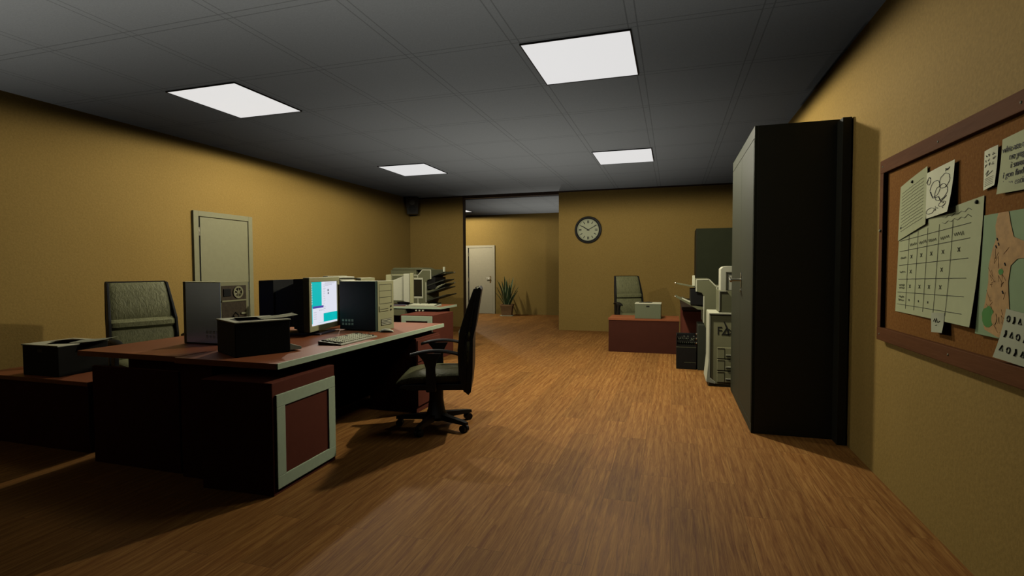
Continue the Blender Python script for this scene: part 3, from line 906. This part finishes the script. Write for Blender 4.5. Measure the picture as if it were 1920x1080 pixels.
# ------------------------------------------------------------------ copiers and fax
def copier(label, loc, rz, scale=1.0, panel=False):
    """local: paper side on -x, side profile in the xz plane, depth along y"""
    t = thing('photocopier', label, 'photocopier', loc, rz, 'photocopiers with side trays', scale)
    D = 0.5
    prof = [(0.0, 1.204), (0.164, 1.205), (0.25, 1.115), (0.81, 1.115), (0.81, 0.02), (0.24, 0.02), (0.204, 0.392), (0.13, 0.56), (0.097, 0.633), (0.094, 0.982), (0.076, 1.02), (0.015, 1.037), (0.0, 1.04)]
    MB().prism(prof, 'y', 0, D, 0.006).build('body', M_copier, t)
    # bright edge of the side cover
    tr = MB()
    for sy in (-0.003, D - 0.001):
        def edge(a, b, wd=0.015):
            a = Vector((a[0], 0, a[1])); b = Vector((b[0], 0, b[1])); dd = (b - a).normalized(); nn = Vector((-dd.z, 0, dd.x)) * wd
            pts = [a, b, b + nn, a + nn]
            tr.prism([(q.x, q.z) for q in pts], 'y', sy, sy + 0.004)
        edge((0.164, 1.205), (0.0, 1.204)); edge((0.25, 1.115), (0.164, 1.205)); edge((0.012, 1.04), (0.012, 1.19))
        edge((0.81, 1.115), (0.25, 1.115)); edge((0.262, 0.04), (0.262, 1.10)); edge((0.106, 0.633), (0.106, 0.982))
    tr.build('cover_trim', M_copierlt, t)
    lo = MB()
    lo.box(0.03, 0.22, 0.02, D - 0.02, 0.0, 0.60, 0.008)
    lo.build('paper_feed', M_copierdk, t)
    box('exit_slot', M_black, t, -0.065, 0.09, 0.03, D - 0.03, 0.86, 1.07, 0.006)
    up = MB(); up.prism([(-0.252, 1.138), (-0.252, 1.148), (0.005, 1.10), (0.005, 1.085)], 'y', 0.06, D - 0.06)
    up.build('upper_tray', M_copier, t)
    lw = MB(); lw.prism([(-0.25, 0.958), (-0.25, 0.972), (0.02, 0.845), (0.1, 0.835), (0.1, 0.80), (0.03, 0.80)], 'y', 0.04, D - 0.04)
    ltray = lw.build('lower_tray', M_copier, t)
    pp = MB(); pp.prism([(-0.17, 0.936), (-0.17, 0.950), (0.0, 0.874), (0.0, 0.856)], 'y', 0.09, D - 0.09)
    pp.build('paper_stack', M_paper, t)
    for z in (1.147, 0.967):
        MB().sphere((-0.255, 0.06, z), 0.014).build('tray_knob', M_chrome, t, True)
    box('paper_guide', M_paper, t, -0.045, -0.012, 0.0, 0.035, 1.115, 1.25, 0.003)
    for k in range(3):
        MB().cyl((0.02, 0.02, 0.36 + 0.06 * k), (0.005, 0.02, 0.36 + 0.06 * k), 0.012, n=12).build('dial', M_chrome, t, True)
    if panel:
        y0, y1 = D, D + 0.012
        wf = MB()
        wf.box(0.155, 0.36, D, D + 0.008, 0.70, 1.06, 0.003)
        wf.build('panel_frame', M_copierlt, t)
        box('dark_window', M_glassdark, t, 0.172, 0.343, D + 0.008, D + 0.014, 0.74, 1.03)
        lid = MB(); lid.prism([(0.12, 1.2), (0.78, 1.2), (0.74, 1.24), (0.22, 1.24)], 'y', 0.03, D - 0.02, 0.006)
        lid.box(0.3, 0.8, 0.04, D - 0.03, 1.1, 1.2)
        lid.build('lid', M_copier, t)
        ex = MB()
        for k in range(4):
            z = 0.66 + 0.13 * k
            ex.prism([(-0.28 + 0.02 * k, z + 0.10), (-0.28 + 0.02 * k, z + 0.115), (0.09, z + 0.012), (0.09, z - 0.01)], 'y', 0.04, D - 0.02)
        ex.build('sorter_tray', M_copierdk, t)
    return t
copier('grey-olive photocopier with paper trays beside the dark fax cabinet', (0.294, 7.2, 0), 0)
copier('large photocopier in the far left corner behind the desk, trays fanning out', (-4.45, 9.66, 0), R(180), 1.11, True)

r_ = thing('magazine_rack', 'low black rack of papers on the floor beside the copier', 'rack', (0.056, 7.25, 0))
box('rack_box', M_black, r_, 0, 0.25, 0, 0.36, 0.0, 0.30, 0.004)
rb = MB()
rb.box(0, 0.25, 0.3, 0.36, 0.30, 0.445, 0.004).box(0, 0.012, 0, 0.3, 0.30, 0.45, 0.002)
rb.box(0.012, 0.25, 0.0, 0.014, 0.30, 0.325).box(0.012, 0.25, 0.0, 0.014, 0.365, 0.38).box(0.012, 0.25, 0, 0.014, 0.42, 0.435)
rb.build('rack_shelf', M_black, r_)
random.seed(5)
pb = MB()
for k in range(9):
    x = 0.02 + 0.025 * k
    pb.box(x, x + 0.014, 0.03, 0.26, 0.302, 0.36 + random.uniform(0, 0.06))
pb.build('papers', M_inkgrey, r_)
hl = MB(); hl.box(0.0, 0.25, -0.003, 0.0, 0.292, 0.298).box(0.1, 0.25, -0.003, 0, 0.09, 0.094)
hl.build('edge_lines', M_copier, r_)

f = thing('fax_machine', 'beige fax cabinet with dark FAX lettering, beside the tall cabinet', 'fax machine', (0.405, 6.27, 0))
box('cabinet', M_beige, f, 0.0, 0.62, 0.012, 0.5, 0.03, 0.835, 0.004)
box('plinth', M_beigedk, f, 0.0, 0.63, 0.02, 0.5, 0.0, 0.03)
fl = MB()
fl.prism([(-0.03, 0.05), (0.07, 0.03), (0.07, 0.05), (0.012, 0.10), (0.012, 0.83), (-0.006, 0.83), (-0.006, 0.3)], 'y', 0.0, 0.49, 0.003)
fl.build('side_flare', M_copierlt, f)
tp = MB(); tp.box(-0.004, 0.624, -0.004, 0.5, 0.822, 0.84, 0.003)
tp.build('top_edge', M_copierlt, f)
for k in range(3):
    z = 0.055 + 0.135 * k
    dr = box('paper_drawer', M_beige, f, 0.085, 0.58, -0.002, 0.012, z, z + 0.122, 0.003)
    l = MB(); l.box(0.088, 0.16, -0.004, -0.002, z + 0.112, z + 0.118).box(0.16, 0.164, -0.004, -0.002, z + 0.005, z + 0.118)
    l.build('drawer_line', M_beigedk, dr)
    MB().box(0.175, 0.3, -0.012, -0.002, z + 0.035, z + 0.045, 0.002).build('drawer_pull', M_copierlt, dr)
mc = MB(); mc.prism([(0.10, 0.84), (0.10, 1.092), (0.18, 1.092), (0.25, 0.99), (0.6, 0.95), (0.6, 0.84)], 'y', 0.05, 0.45, 0.006)
mc.build('machine', M_copier, f)
fe = MB(); fe.box(0.10, 0.111, 0.043, 0.05, 0.86, 1.088).box(0.111, 0.18, 0.043, 0.05, 1.08, 1.09)
fe.build('machine_trim', M_copierlt, f)
hs = MB(); hs.prism([(0.12, 1.05), (0.12, 1.335), (0.145, 1.36), (0.19, 1.368), (0.26, 1.368), (0.26, 1.09), (0.18, 1.09)], 'y', 0.12, 0.36, 0.006)
hs.build('document_feeder', M_beigelt, f)
hg = MB(); hg.box(0.178, 0.19, 0.112, 0.12, 1.10, 1.30).box(0.178, 0.26, 0.112, 0.12, 1.29, 1.30)
hg.build('feeder_line', M_beigedk, f)
def add_text(parent, body, size, loc, rot, m, name='lettering', shear=0.0, ext=0.0012, align='CENTER'):
    me = text_mesh(body, size, ext, shear, align)
    me.materials.append(m)
    o = bpy.data.objects.new(name, me); COL.objects.link(o)
    o.parent = parent; o.location = loc; o.rotation_euler = rot
    return o
add_text(f, 'F', 0.125, (0.108, 0.0108, 0.635), (R(90), 0, 0), M_ink)
add_text(f, 'X', 0.105, (0.236, 0.0108, 0.618), (R(90), 0, 0), M_ink)
aa = MB()
aa.prism([(0.148, 0.742), (0.162, 0.742), (0.205, 0.655), (0.212, 0.592), (0.196, 0.592), (0.185, 0.64), (0.168, 0.69)], 'y', 0.0095, 0.0125)
aa.prism([(0.178, 0.672), (0.128, 0.59), (0.142, 0.59), (0.186, 0.655)], 'y', 0.0095, 0.0125)
aa.prism([(0.15, 0.605), (0.205, 0.605), (0.205, 0.592), (0.15, 0.592)], 'y', 0.0095, 0.0125)
aa.build('lettering', M_ink, f)

# ------------------------------------------------------------------ wall things
c = thing('wall_clock', 'round wall clock with black rim showing ten past ten', 'clock', (-1.732, YB, 2.17), 0)
k = MB(); k.lathe([(0.222, 0.0), (0.286, 0.0), (0.29, 0.02), (0.28, 0.045), (0.25, 0.05), (0.226, 0.03)], 48)
k.bm.faces.ensure_lookup_table()
k.move(Matrix.Rotation(R(90), 4, 'X'))
k.build('rim', M_black, c, True)
k = MB(); k.lathe([(0.0, 0.0), (0.228, 0.0), (0.228, 0.012), (0.0, 0.012)], 48).move(Matrix.Rotation(R(90), 4, 'X'))
k.build('dial', M_clockface, c)
k = MB(); k.lathe([(0.215, 0.012), (0.232, 0.012), (0.232, 0.04), (0.215, 0.03)], 48).move(Matrix.Rotation(R(90), 4, 'X'))
k.build('inner_ring', M_papercream, c, True)
k = MB()
for h in range(12):
    a = R(30 * h)
    for off in ((-0.011, 0.011) if h % 3 == 0 else (0.0,)):
        b_ = bmesh.new(); bmesh.ops.create_cube(b_, size=1)
        bmesh.ops.scale(b_, vec=(0.015, 0.002, 0.056), verts=b_.verts)
        k.join(b_, Matrix.Rotation(a, 4, 'Y') @ Matrix.Translation((off, -0.013, 0.172)))
k.build('hour_marks', M_ink, c)
for nm, ang, ln, wd, yy in (('hour_hand', -57, 0.15, 0.019, -0.016), ('minute_hand', 61, 0.205, 0.014, -0.019)):
    k = MB(); k.box(-wd / 2, wd / 2, yy - 0.002, yy, -0.03, ln)
    k.move(Matrix.Rotation(R(ang), 4, 'Y'))
    k.build(nm, M_ink, c)
MB().cyl((0, -0.012, 0), (0, -0.024, 0), 0.011, n=14).build('hub', M_ink, c, True)

sp = thing('loudspeaker', 'small dark loudspeaker in the ceiling corner beside the hall opening', 'loudspeaker', (-5.79, 10.95, 2.62), R(18))
b_ = MB()
b_.loft([[(-0.125, -0.1, 0), (0.125, -0.1, 0), (0.10, 0.1, 0), (-0.10, 0.1, 0)], [(-0.15, -0.13, 0.375), (0.15, -0.13, 0.375), (0.12, 0.11, 0.375), (-0.12, 0.11, 0.375)]])
b_.build('cabinet', mat('speaker_brown', (0.03, 0.026, 0.02), 0.6), sp)
b_ = MB(); b_.lathe([(0.0, 0.012), (0.02, 0.008), (0.05, 0.0), (0.056, 0.0), (0.062, 0.014), (0.05, 0.016), (0.022, 0.016), (0.0, 0.02)], 28)
b_.move(Matrix.Translation((0, -0.122, 0.265)) @ Matrix.Rotation(R(90 + 4.6), 4, 'X'))
b_.build('tweeter_ring', mat('speaker_ring_grey', (0.10, 0.10, 0.085), 0.45), sp, True)
b_ = MB(); b_.lathe([(0.0, 0.004), (0.07, 0.0), (0.085, 0.008), (0.0, 0.01)], 28)
b_.move(Matrix.Translation((0, -0.112, 0.12)) @ Matrix.Rotation(R(90 + 4.6), 4, 'X'))
b_.build('woofer', M_black, sp, True)

# potted plant in the hall
pl = thing('potted_plant', 'potted plant with upright sword leaves in a square clay pot in the hall', 'plant', (-4.53, 14.17, 0), R(8))
pt = MB()
pt.loft([[(-s, -s, z), (s, -s, z), (s, s, z), (-s, s, z)] for s, z in ((0.135, 0.015), (0.168, 0.285), (0.182, 0.285), (0.182, 0.325), (0.158, 0.325), (0.155, 0.28))])
pt.build('pot', M_clay, pl)
box('saucer', M_papercream, pl, -0.185, 0.185, -0.185, 0.185, 0.0, 0.015, 0.004)
box('soil', M_soil, pl, -0.15, 0.15, -0.15, 0.15, 0.25, 0.30)
lf = MB(); le = MB()
random.seed(21)
for k in range(20):
    a = k * 2.399
    tilt = (0.08 + 0.62 * (k / 20.0) ** 1.3) if k > 4 else 0.05 + 0.06 * k
    ln = random.uniform(0.75, 0.92) * (1.0 - 0.55 * (k / 20.0))
    wd = random.uniform(0.05, 0.066)
    r0 = 0.02 + 0.07 * (k / 20.0)
    dirv = Vector((math.cos(a), math.sin(a), 0))
    side = Vector((-math.sin(a), math.cos(a), 0))
    rings = []; e1 = []; 
    n_ = 8
    for i in range(n_ + 1):
        s_ = i / n_
        p = dirv * (r0 + ln * math.sin(tilt) * s_ * (0.75 + 0.4 * s_)) + Vector((0, 0, 0.29 + ln * math.cos(tilt * 0.85) * s_))
        hw = wd * (0.55 + 1.1 * s_ - 1.62 * s_ ** 2.2) + 0.0015
        hw = max(hw, 0.0015)
        nrm = (Vector((0, 0, 1)) * math.sin(tilt) * -1 + dirv * math.cos(tilt))
        rings.append([p - side * hw, p - side * hw * 0.4 + nrm * 0.008, p + side * hw * 0.4 + nrm * 0.008, p + side * hw, p - nrm * 0.004])
        e1.append([p - side * (hw + 0.004), p - side * hw * 0.75 + nrm * 0.007, p - side * hw * 0.7 + nrm * 0.003])
    lf.loft(rings)
    le.loft(e1)
fo = lf.build('foliage', M_leaf, pl, True)
le.build('leaf_edge_highlights', M_leafedge, fo)

# ------------------------------------------------------------------ notice board
BY0, BY1, BZ0, BZ1 = 1.62, 3.79, 0.897, 2.005
XB = XR
nb = thing('notice_board', 'framed cork notice board on the right wall', 'notice board', (XB, 0, 0))
box('cork_panel', M_cork, nb, -0.014, 0, BY0 + 0.02, BY1 - 0.02, BZ0 + 0.02, BZ1 - 0.02)
def rail(a, nm='frame_rail'):
    return box(nm, M_boardframe, nb, *a, 0.004)
fw = 0.08; sw = 0.055
rail((-0.04, 0, BY0, BY1, BZ1 - fw, BZ1)); rail((-0.04, 0, BY0, BY1, BZ0, BZ0 + fw))
rail((-0.0395, 0, BY1 - sw, BY1, BZ0 + fw, BZ1 - fw), 'frame_stile'); rail((-0.0395, 0, BY0, BY0 + sw, BZ0 + fw, BZ1 - fw), 'frame_stile')
for y, z in ((3.745, 1.965), (3.05, 1.958), (2.42, 1.958), (3.745, 0.935), (2.9, 0.94)):
    MB().sphere((-0.04, y, z), 0.006, (0.6, 1, 1), 10).build('screw', M_copier, nb, True)

def P(px, py):
    pass
def sheet(name, label, cat, m, corners, lift=0.003, curl=0.012, group='papers pinned to the notice board', n=10, curl_at=(1, 0)):
    """corners TL, TR, BR, BL as (y, z) on the board; a thin sheet bowing off the board. Local origin at the wall plane"""
    o = MB()
    b = bmesh.new()
    TL, TR, BR, BL = corners
    g = []
    for i in range(n + 1):
        u = i / n
        row = []
        for j in range(n + 1):
            v = j / n
            y = (TL[0] * (1 - u) + TR[0] * u) * (1 - v) + (BL[0] * (1 - u) + BR[0] * u) * v
            z = (TL[1] * (1 - u) + TR[1] * u) * (1 - v) + (BL[1] * (1 - u) + BR[1] * u) * v
            du = u if curl_at[0] else 1 - u
            x = -0.0145 - lift - curl * (v ** 2 * du ** 2) - 0.003 * math.sin(PI * u)
            row.append(b.verts.new((x, y, z)))
        g.append(row)
    for i in range(n):
        for j in range(n):
            b.faces.new((g[i][j], g[i][j + 1], g[i + 1][j + 1], g[i + 1][j]))
    bmesh.ops.recalc_face_normals(b, faces=b.faces)
    if b.faces[0].normal.x > 0:
        bmesh.ops.reverse_faces(b, faces=b.faces)
    bmesh.ops.solidify(b, geom=b.faces[:], thickness=0.0012)
    o.join(b)
    t = thing(name, label, cat, (XB, 0, 0), 0, group)
    o.build('sheet', m, t)
    def at(u, v, off=0.0016):
        y = (TL[0] * (1 - u) + TR[0] * u) * (1 - v) + (BL[0] * (1 - u) + BR[0] * u) * v
        z = (TL[1] * (1 - u) + TR[1] * u) * (1 - v) + (BL[1] * (1 - u) + BR[1] * u) * v
        du = u if curl_at[0] else 1 - u
        return Vector((-0.0145 - lift - curl * (v ** 2 * du ** 2) - 0.003 * math.sin(PI * u) - off, y, z))
    return t, at
def pen(mb, at, uvs, r=0.0016):
    mb.tube([at(u, v) for u, v in uvs], r * 0.78, 5)

random.seed(9)
# lined letter, tilted
t, at = sheet('letter_sheet', 'grey-green lined letter pinned tilted at the upper corner of the notice board', 'paper', M_papergreen, [(3.524, 1.807), (3.2, 1.868), (3.183, 1.57), (3.545, 1.50)], 0.008, 0.01)
mb = MB()
for i in range(13):
    v = 0.16 + 0.058 * i
    us = [0.1 + 0.8 * k / 18 for k in range(19)]
    pen(mb, at, [(u, v + random.uniform(-0.006, 0.006)) for u in us], 0.0009)
mb.build('lettering', M_inkgrey, t)
MB().sphere(at(0.5, 0.08), 0.008).build('pin', M_papercream, t, True)
# white drawing
t, at = sheet('drawing_sheet', 'pale sheet with looping ink drawings pinned beside the lined letter', 'drawing', M_paper, [(3.188, 1.828), (2.914, 1.846), (2.925, 1.608), (3.192, 1.596)], 0.014, 0.02)
mb = MB()
def loop(cx, cy, rx, ry, a0=0, a1=360, n=22, wob=0.08):
    return [(cx + rx * (1 + random.uniform(-wob, wob)) * math.cos(R(a0 + (a1 - a0) * k / n)), cy + ry * (1 + random.uniform(-wob, wob)) * math.sin(R(a0 + (a1 - a0) * k / n))) for k in range(n + 1)]
for a in ((0.38, 0.42, 0.2, 0.16), (0.62, 0.55, 0.24, 0.16), (0.72, 0.34, 0.18, 0.14), (0.22, 0.86, 0.18, 0.06), (0.72, 0.8, 0.14, 0.05), (0.12, 0.2, 0.07, 0.08)):
    pen(mb, at, loop(*a), 0.0014)
for k in range(12):
    u, v = random.choice(((0.7, 0.12), (0.82, 0.13), (0.1, 0.16), (0.5, 0.85), (0.25, 0.86), (0.8, 0.82)))
    u += random.uniform(-.06, .06); v += random.uniform(-.03, .03)
    pen(mb, at, [(u, v), (u + random.uniform(-.05, .05), v + random.uniform(-.05, .05)), (u + random.uniform(-.05, .05), v + random.uniform(-.05, .05))], 0.0016)
pen(mb, at, [(0.2, 0.45), (0.3, 0.6), (0.55, 0.62), (0.65, 0.74), (0.85, 0.66)], 0.002)
mb.build('ink_drawing', M_ink, t)
# small card
t, at = sheet('note_card', 'narrow pale card with small drawings near the top of the notice board', 'card', M_paper, [(2.687, 1.833), (2.592, 1.84), (2.590, 1.679), (2.688, 1.670)], 0.008, 0.01)
mb = MB()
for k in range(9):
    u, v = 0.2 + 0.28 * (k % 3), 0.14 + 0.12 * (k // 3)
    pen(mb, at, [(u, v), (u + random.uniform(-.1, .1), v + .05), (u + random.uniform(-.1, .15), v + random.uniform(-.03, .06))], 0.0013)
pen(mb, at, [(0.2, 0.62), (0.45, 0.55), (0.3, 0.68), (0.75, 0.6)], 0.0013)
for k in range(5):
    pen(mb, at, [(0.15, 0.74 + 0.045 * k), (0.5, 0.735 + 0.045 * k), (0.85, 0.74 + 0.045 * k)], 0.0007)
mb.build('ink_marks', M_ink, t)
# handwritten note
t, at = sheet('handwritten_note', 'grey-green note with dark handwriting, beside the narrow card on the notice board', 'note', M_papergreen, [(2.568, 1.854), (2.24, 1.87), (2.235, 1.632), (2.578, 1.640)], 0.006, 0.01, curl_at=(0, 1))
for i, (line, yy) in enumerate((('who ate my', 2.556), ('no yogurt', 2.512), ('i swear', 2.502), ('i gon find th', 2.548), ('been eatin', 2.548))):
    z = 1.808 - 0.0335 * i
    add_text(t, line, 0.034, (-0.0145 - 0.0115, yy, z), (R(90), 0, R(-90)), M_ink, 'lettering', 0.15, 0.0006, 'LEFT')
# week plan
t, at = sheet('week_planner', 'large grey-green week plan with a ruled grid and crosses on the notice board', 'chart', M_papergreen, [(3.538, 1.585), (2.688, 1.650), (2.708, 1.089), (3.572, 1.092)], 0.004, 0.03)
g = MB()
g_u = [0.17, 0.30, 0.43, 0.57, 0.72]
g_v = [0.19, 0.31, 0.47, 0.63, 0.78, 0.92]
for v in g_v:
    pen(g, at, [(0.03 + 0.87 * k / 10, v - 0.01) for k in range(11)], 0.0014)
for u in g_u:
    pen(g, at, [(u, 0.12 + 0.83 * k / 10) for k in range(11)], 0.0012)
g.build('ruled_grid', M_ink, t)
mb = MB()
def scrawl(u, v, w_, h_):
    n_ = 9
    pen(mb, at, [(u + w_ * k / n_, v + (h_ if k % 2 else -h_) * random.uniform(0.4, 1)) for k in range(n_ + 1)], 0.0012)
for u in (0.19, 0.32, 0.445, 0.59, 0.74):
    scrawl(u, 0.25, 0.1, 0.02)
for v in (0.38, 0.54, 0.69, 0.72, 0.82, 0.86):
    scrawl(0.05, v, 0.09, 0.014)
for k in range(2):
    scrawl(0.6, 0.07 + 0.05 * k, 0.3, 0.014)
for j, v in enumerate((0.38, 0.54, 0.7, 0.85)):
    for i, u in enumerate((0.22, 0.36, 0.49, 0.63, 0.8)):
        if (j == 1 and i not in (0, 3)) or (j == 2 and i == 4) or (j == 3 and i > 2):
            continue
        d_ = 0.012 if j < 3 else 0.006
        pen(mb, at, [(u - d_, v - d_ * 1.5), (u, v), (u + d_, v + d_ * 1.5)], 0.0018)
        pen(mb, at, [(u + d_, v - d_ * 1.5), (u, v), (u - d_, v + d_ * 1.5)], 0.0014)
mb.build('lettering', M_inkgrey, t)
for u in (0.04, 0.94):
    MB().sphere(at(u, 0.03), 0.009).build('pin', M_papercream, t, True)
# map
t, at = sheet('map_sheet', 'green and tan coastline map pinned at the far end of the notice board', 'map', M_mapwater, [(2.682, 1.565), (2.15, 1.565), (2.13, 1.06), (2.70, 1.065)], 0.005, 0.012, curl_at=(0, 1))
def patch(uvs, m, nm, lay):
    b = bmesh.new()
    vs = [b.verts.new(at(u, v, 0.0012 + 0.0006 * lay)) for u, v in uvs]
    fc = b.faces.new(vs)
    if fc.normal.x > 0:
        bmesh.ops.reverse_faces(b, faces=b.faces)
    b.normal_update()
    if b.faces[:][0].normal.x > 0:
        bmesh.ops.reverse_faces(b, faces=b.faces)
    bmesh.ops.solidify(b, geom=b.faces[:], thickness=0.0004)
    bmesh.ops.triangulate(b, faces=b.faces)
    o = MB(); o.join(b); return o.build(nm, m, t)
patch([(0.20, 0.0), (0.33, 0.0), (0.36, 0.1), (0.40, 0.2), (0.52, 0.24), (0.62, 0.2), (0.7, 0.22), (0.74, 0.3), (0.6, 0.36), (0.45, 0.37), (0.38, 0.42), (0.36, 0.55), (0.38, 0.7), (0.40, 0.85), (0.38, 1.0), (0.27, 0.99), (0.12, 0.95), (0.07, 0.85), (0.10, 0.72), (0.12, 0.55), (0.11, 0.42), (0.15, 0.28), (0.19, 0.2), (0.17, 0.1)], M_mapland, 'land', 1)
patch(loop(0.15, 0.84, 0.075, 0.085, 0, 345, 14, 0.1), M_mapgreen, 'park', 2)
patch(loop(0.225, 0.85, 0.03, 0.05, 0, 340, 10, 0.1), M_mapland, 'land', 3)
patch(loop(0.27, 0.47, 0.03, 0.025, 0, 340, 10, 0.1), M_mapgreen, 'park', 2)
mb = MB()
for k in range(26):
    u, v = random.uniform(0.14, 0.34), random.uniform(0.3, 0.95)
    pen(mb, at, [(u, v), (u + random.uniform(-.04, .04), v + random.uniform(-.06, .06)), (u + random.uniform(-.05, .05), v + random.uniform(-.06, .06))], 0.0012)
mb.build('roads', M_boardframe, t)
mb = MB()
for u, v in ((0.2, 0.2), (0.22, 0.24), (0.19, 0.26), (0.3, 0.62), (0.31, 0.4)):
    pen(mb, at, [(u, v), (u + 0.012, v + 0.02)], 0.004)
mb.build('map_marks', M_ink, t)
# sticky note and symbol sheet
t, at = sheet('sticky_note', 'small pale sticky note at the lower edge of the week plan', 'note', M_papercream, [(3.084, 1.122), (2.953, 1.132), (2.950, 1.036), (3.078, 1.026)], 0.022, 0.01)
mb = MB()
scr = [(0.25, 0.45), (0.35, 0.3), (0.45, 0.5), (0.5, 0.28), (0.6, 0.5), (0.75, 0.42)]
pen(mb, at, scr, 0.0016); pen(mb, at, [(0.42, 0.65), (0.55, 0.62)], 0.0013)
mb.build('lettering', M_inkgrey, t)
t, at = sheet('symbol_sheet', 'pale sheet of small dark symbols at the lower edge of the map', 'paper', M_papercream, [(2.482, 1.187), (2.2, 1.165), (2.19, 0.975), (2.52, 0.992)], 0.02, 0.02, curl_at=(0, 1))
mb = MB()
for j in range(3):
    for i in range(7):
        u, v = 0.1 + 0.125 * i, 0.18 + 0.3 * j
        if (i + j) % 3 == 0:
            pen(mb, at, loop(u, v, 0.03, 0.06, 0, 360, 10, 0.05), 0.0022)
        elif (i + j) % 3 == 1:
            pen(mb, at, [(u, v - 0.07), (u + 0.01, v), (u - 0.01, v + 0.07)], 0.004)
        else:
            pen(mb, at, [(u - 0.03, v + 0.05), (u, v - 0.06), (u + 0.03, v + 0.05), (u - 0.03, v + 0.05)], 0.0022)
mb.build('lettering', M_ink, t)
tag(MB().sphere((XB - 0.042, 3.757, 1.575), 0.009, (1, 1, 1), 12).build('push_pin', M_papercream, None, True), 'white push pin stuck in the near-side stile of the notice board frame', 'pin')

# ------------------------------------------------------------------ lights
def spot(name, loc, watts, size=179.5, blend=0.1, rad=0.05, color=(1, 0.945, 0.78)):
    l = bpy.data.lights.new(name, 'SPOT')
    l.energy = watts; l.spot_size = R(size); l.spot_blend = blend; l.shadow_soft_size = rad; l.color = color
    o = bpy.data.objects.new(name, l); COL.objects.link(o)
    o.location = loc
    return o
KEY = 190
FILL = 85
spot('office_light', (-0.69, 5.9, ZC - 0.03), KEY)
spot('office_light', (-4.15, 5.95, ZC - 0.03), KEY * 0.6)
for lx, ly, k in ((-0.7, 4.22, 0.17), (-4.15, 4.2, 0.06), (-0.7, 8.02, 0.38), (-4.19, 7.96, 0.3)):
    spot('panel_light', (lx, ly, ZC - 0.03), KEY * k, 178, 0.15, 0.3)
spot('hall_light', (-5.85, 13.2, ZH - 0.03), 130)
for lx, ly, k, cone in ((-0.8, 1.0, 0.9, 116), (-2.2, -1.2, 2.9, 128), (-5.0, 0.2, 1.4, 122), (-2.2, 6.4, 0.62, 124), (-1.9, 8.7, 0.5, 134), (-2.9, 13.1, 0.9, 100)):
    o = spot('ceiling_fill', (lx, ly, 0.05), FILL * k, cone, 0.8, 0.02, (1.0, 0.99, 0.95))  # added fill without a fixture, standing in for bounced light on the ceiling
    o.rotation_euler = (PI, 0, 0)

w = bpy.data.worlds.new('World'); S.world = w
w.use_nodes = True
w.node_tree.nodes['Background'].inputs[0].default_value = (0, 0, 0, 1)

# ------------------------------------------------------------------ camera
f_px, yaw, pitch, roll = 973.38, -0.299876, -0.0374820, -0.0039826
cy_, sy_, cp, spn = math.cos(yaw), math.sin(yaw), math.cos(pitch), math.sin(pitch)
fwd = Vector((sy_ * cp, cy_ * cp, spn)); right = Vector((cy_, -sy_, 0)); up = right.cross(fwd)
r2 = math.cos(roll) * right + math.sin(roll) * up
u2 = -math.sin(roll) * right + math.cos(roll) * up
cam = bpy.data.cameras.new('Camera'); co = bpy.data.objects.new('Camera', cam); COL.objects.link(co)
cam.sensor_fit = 'HORIZONTAL'; cam.sensor_width = 36.0
cam.lens = 36.0 * f_px / 1920.0
cam.clip_start = 0.02
co.matrix_world = Matrix(((r2.x, u2.x, -fwd.x, 0), (r2.y, u2.y, -fwd.y, 0), (r2.z, u2.z, -fwd.z, 1.35), (0, 0, 0, 1)))
S.camera = co

S.cycles.diffuse_bounces = 0
S.cycles.glossy_bounces = 2
S.cycles.max_bounces = 4
S.view_settings.view_transform = 'Standard'
S.view_settings.look = 'None'
S.view_settings.gamma = 1.0
S.view_settings.use_curve_mapping = False
S.view_settings.exposure = 0.0
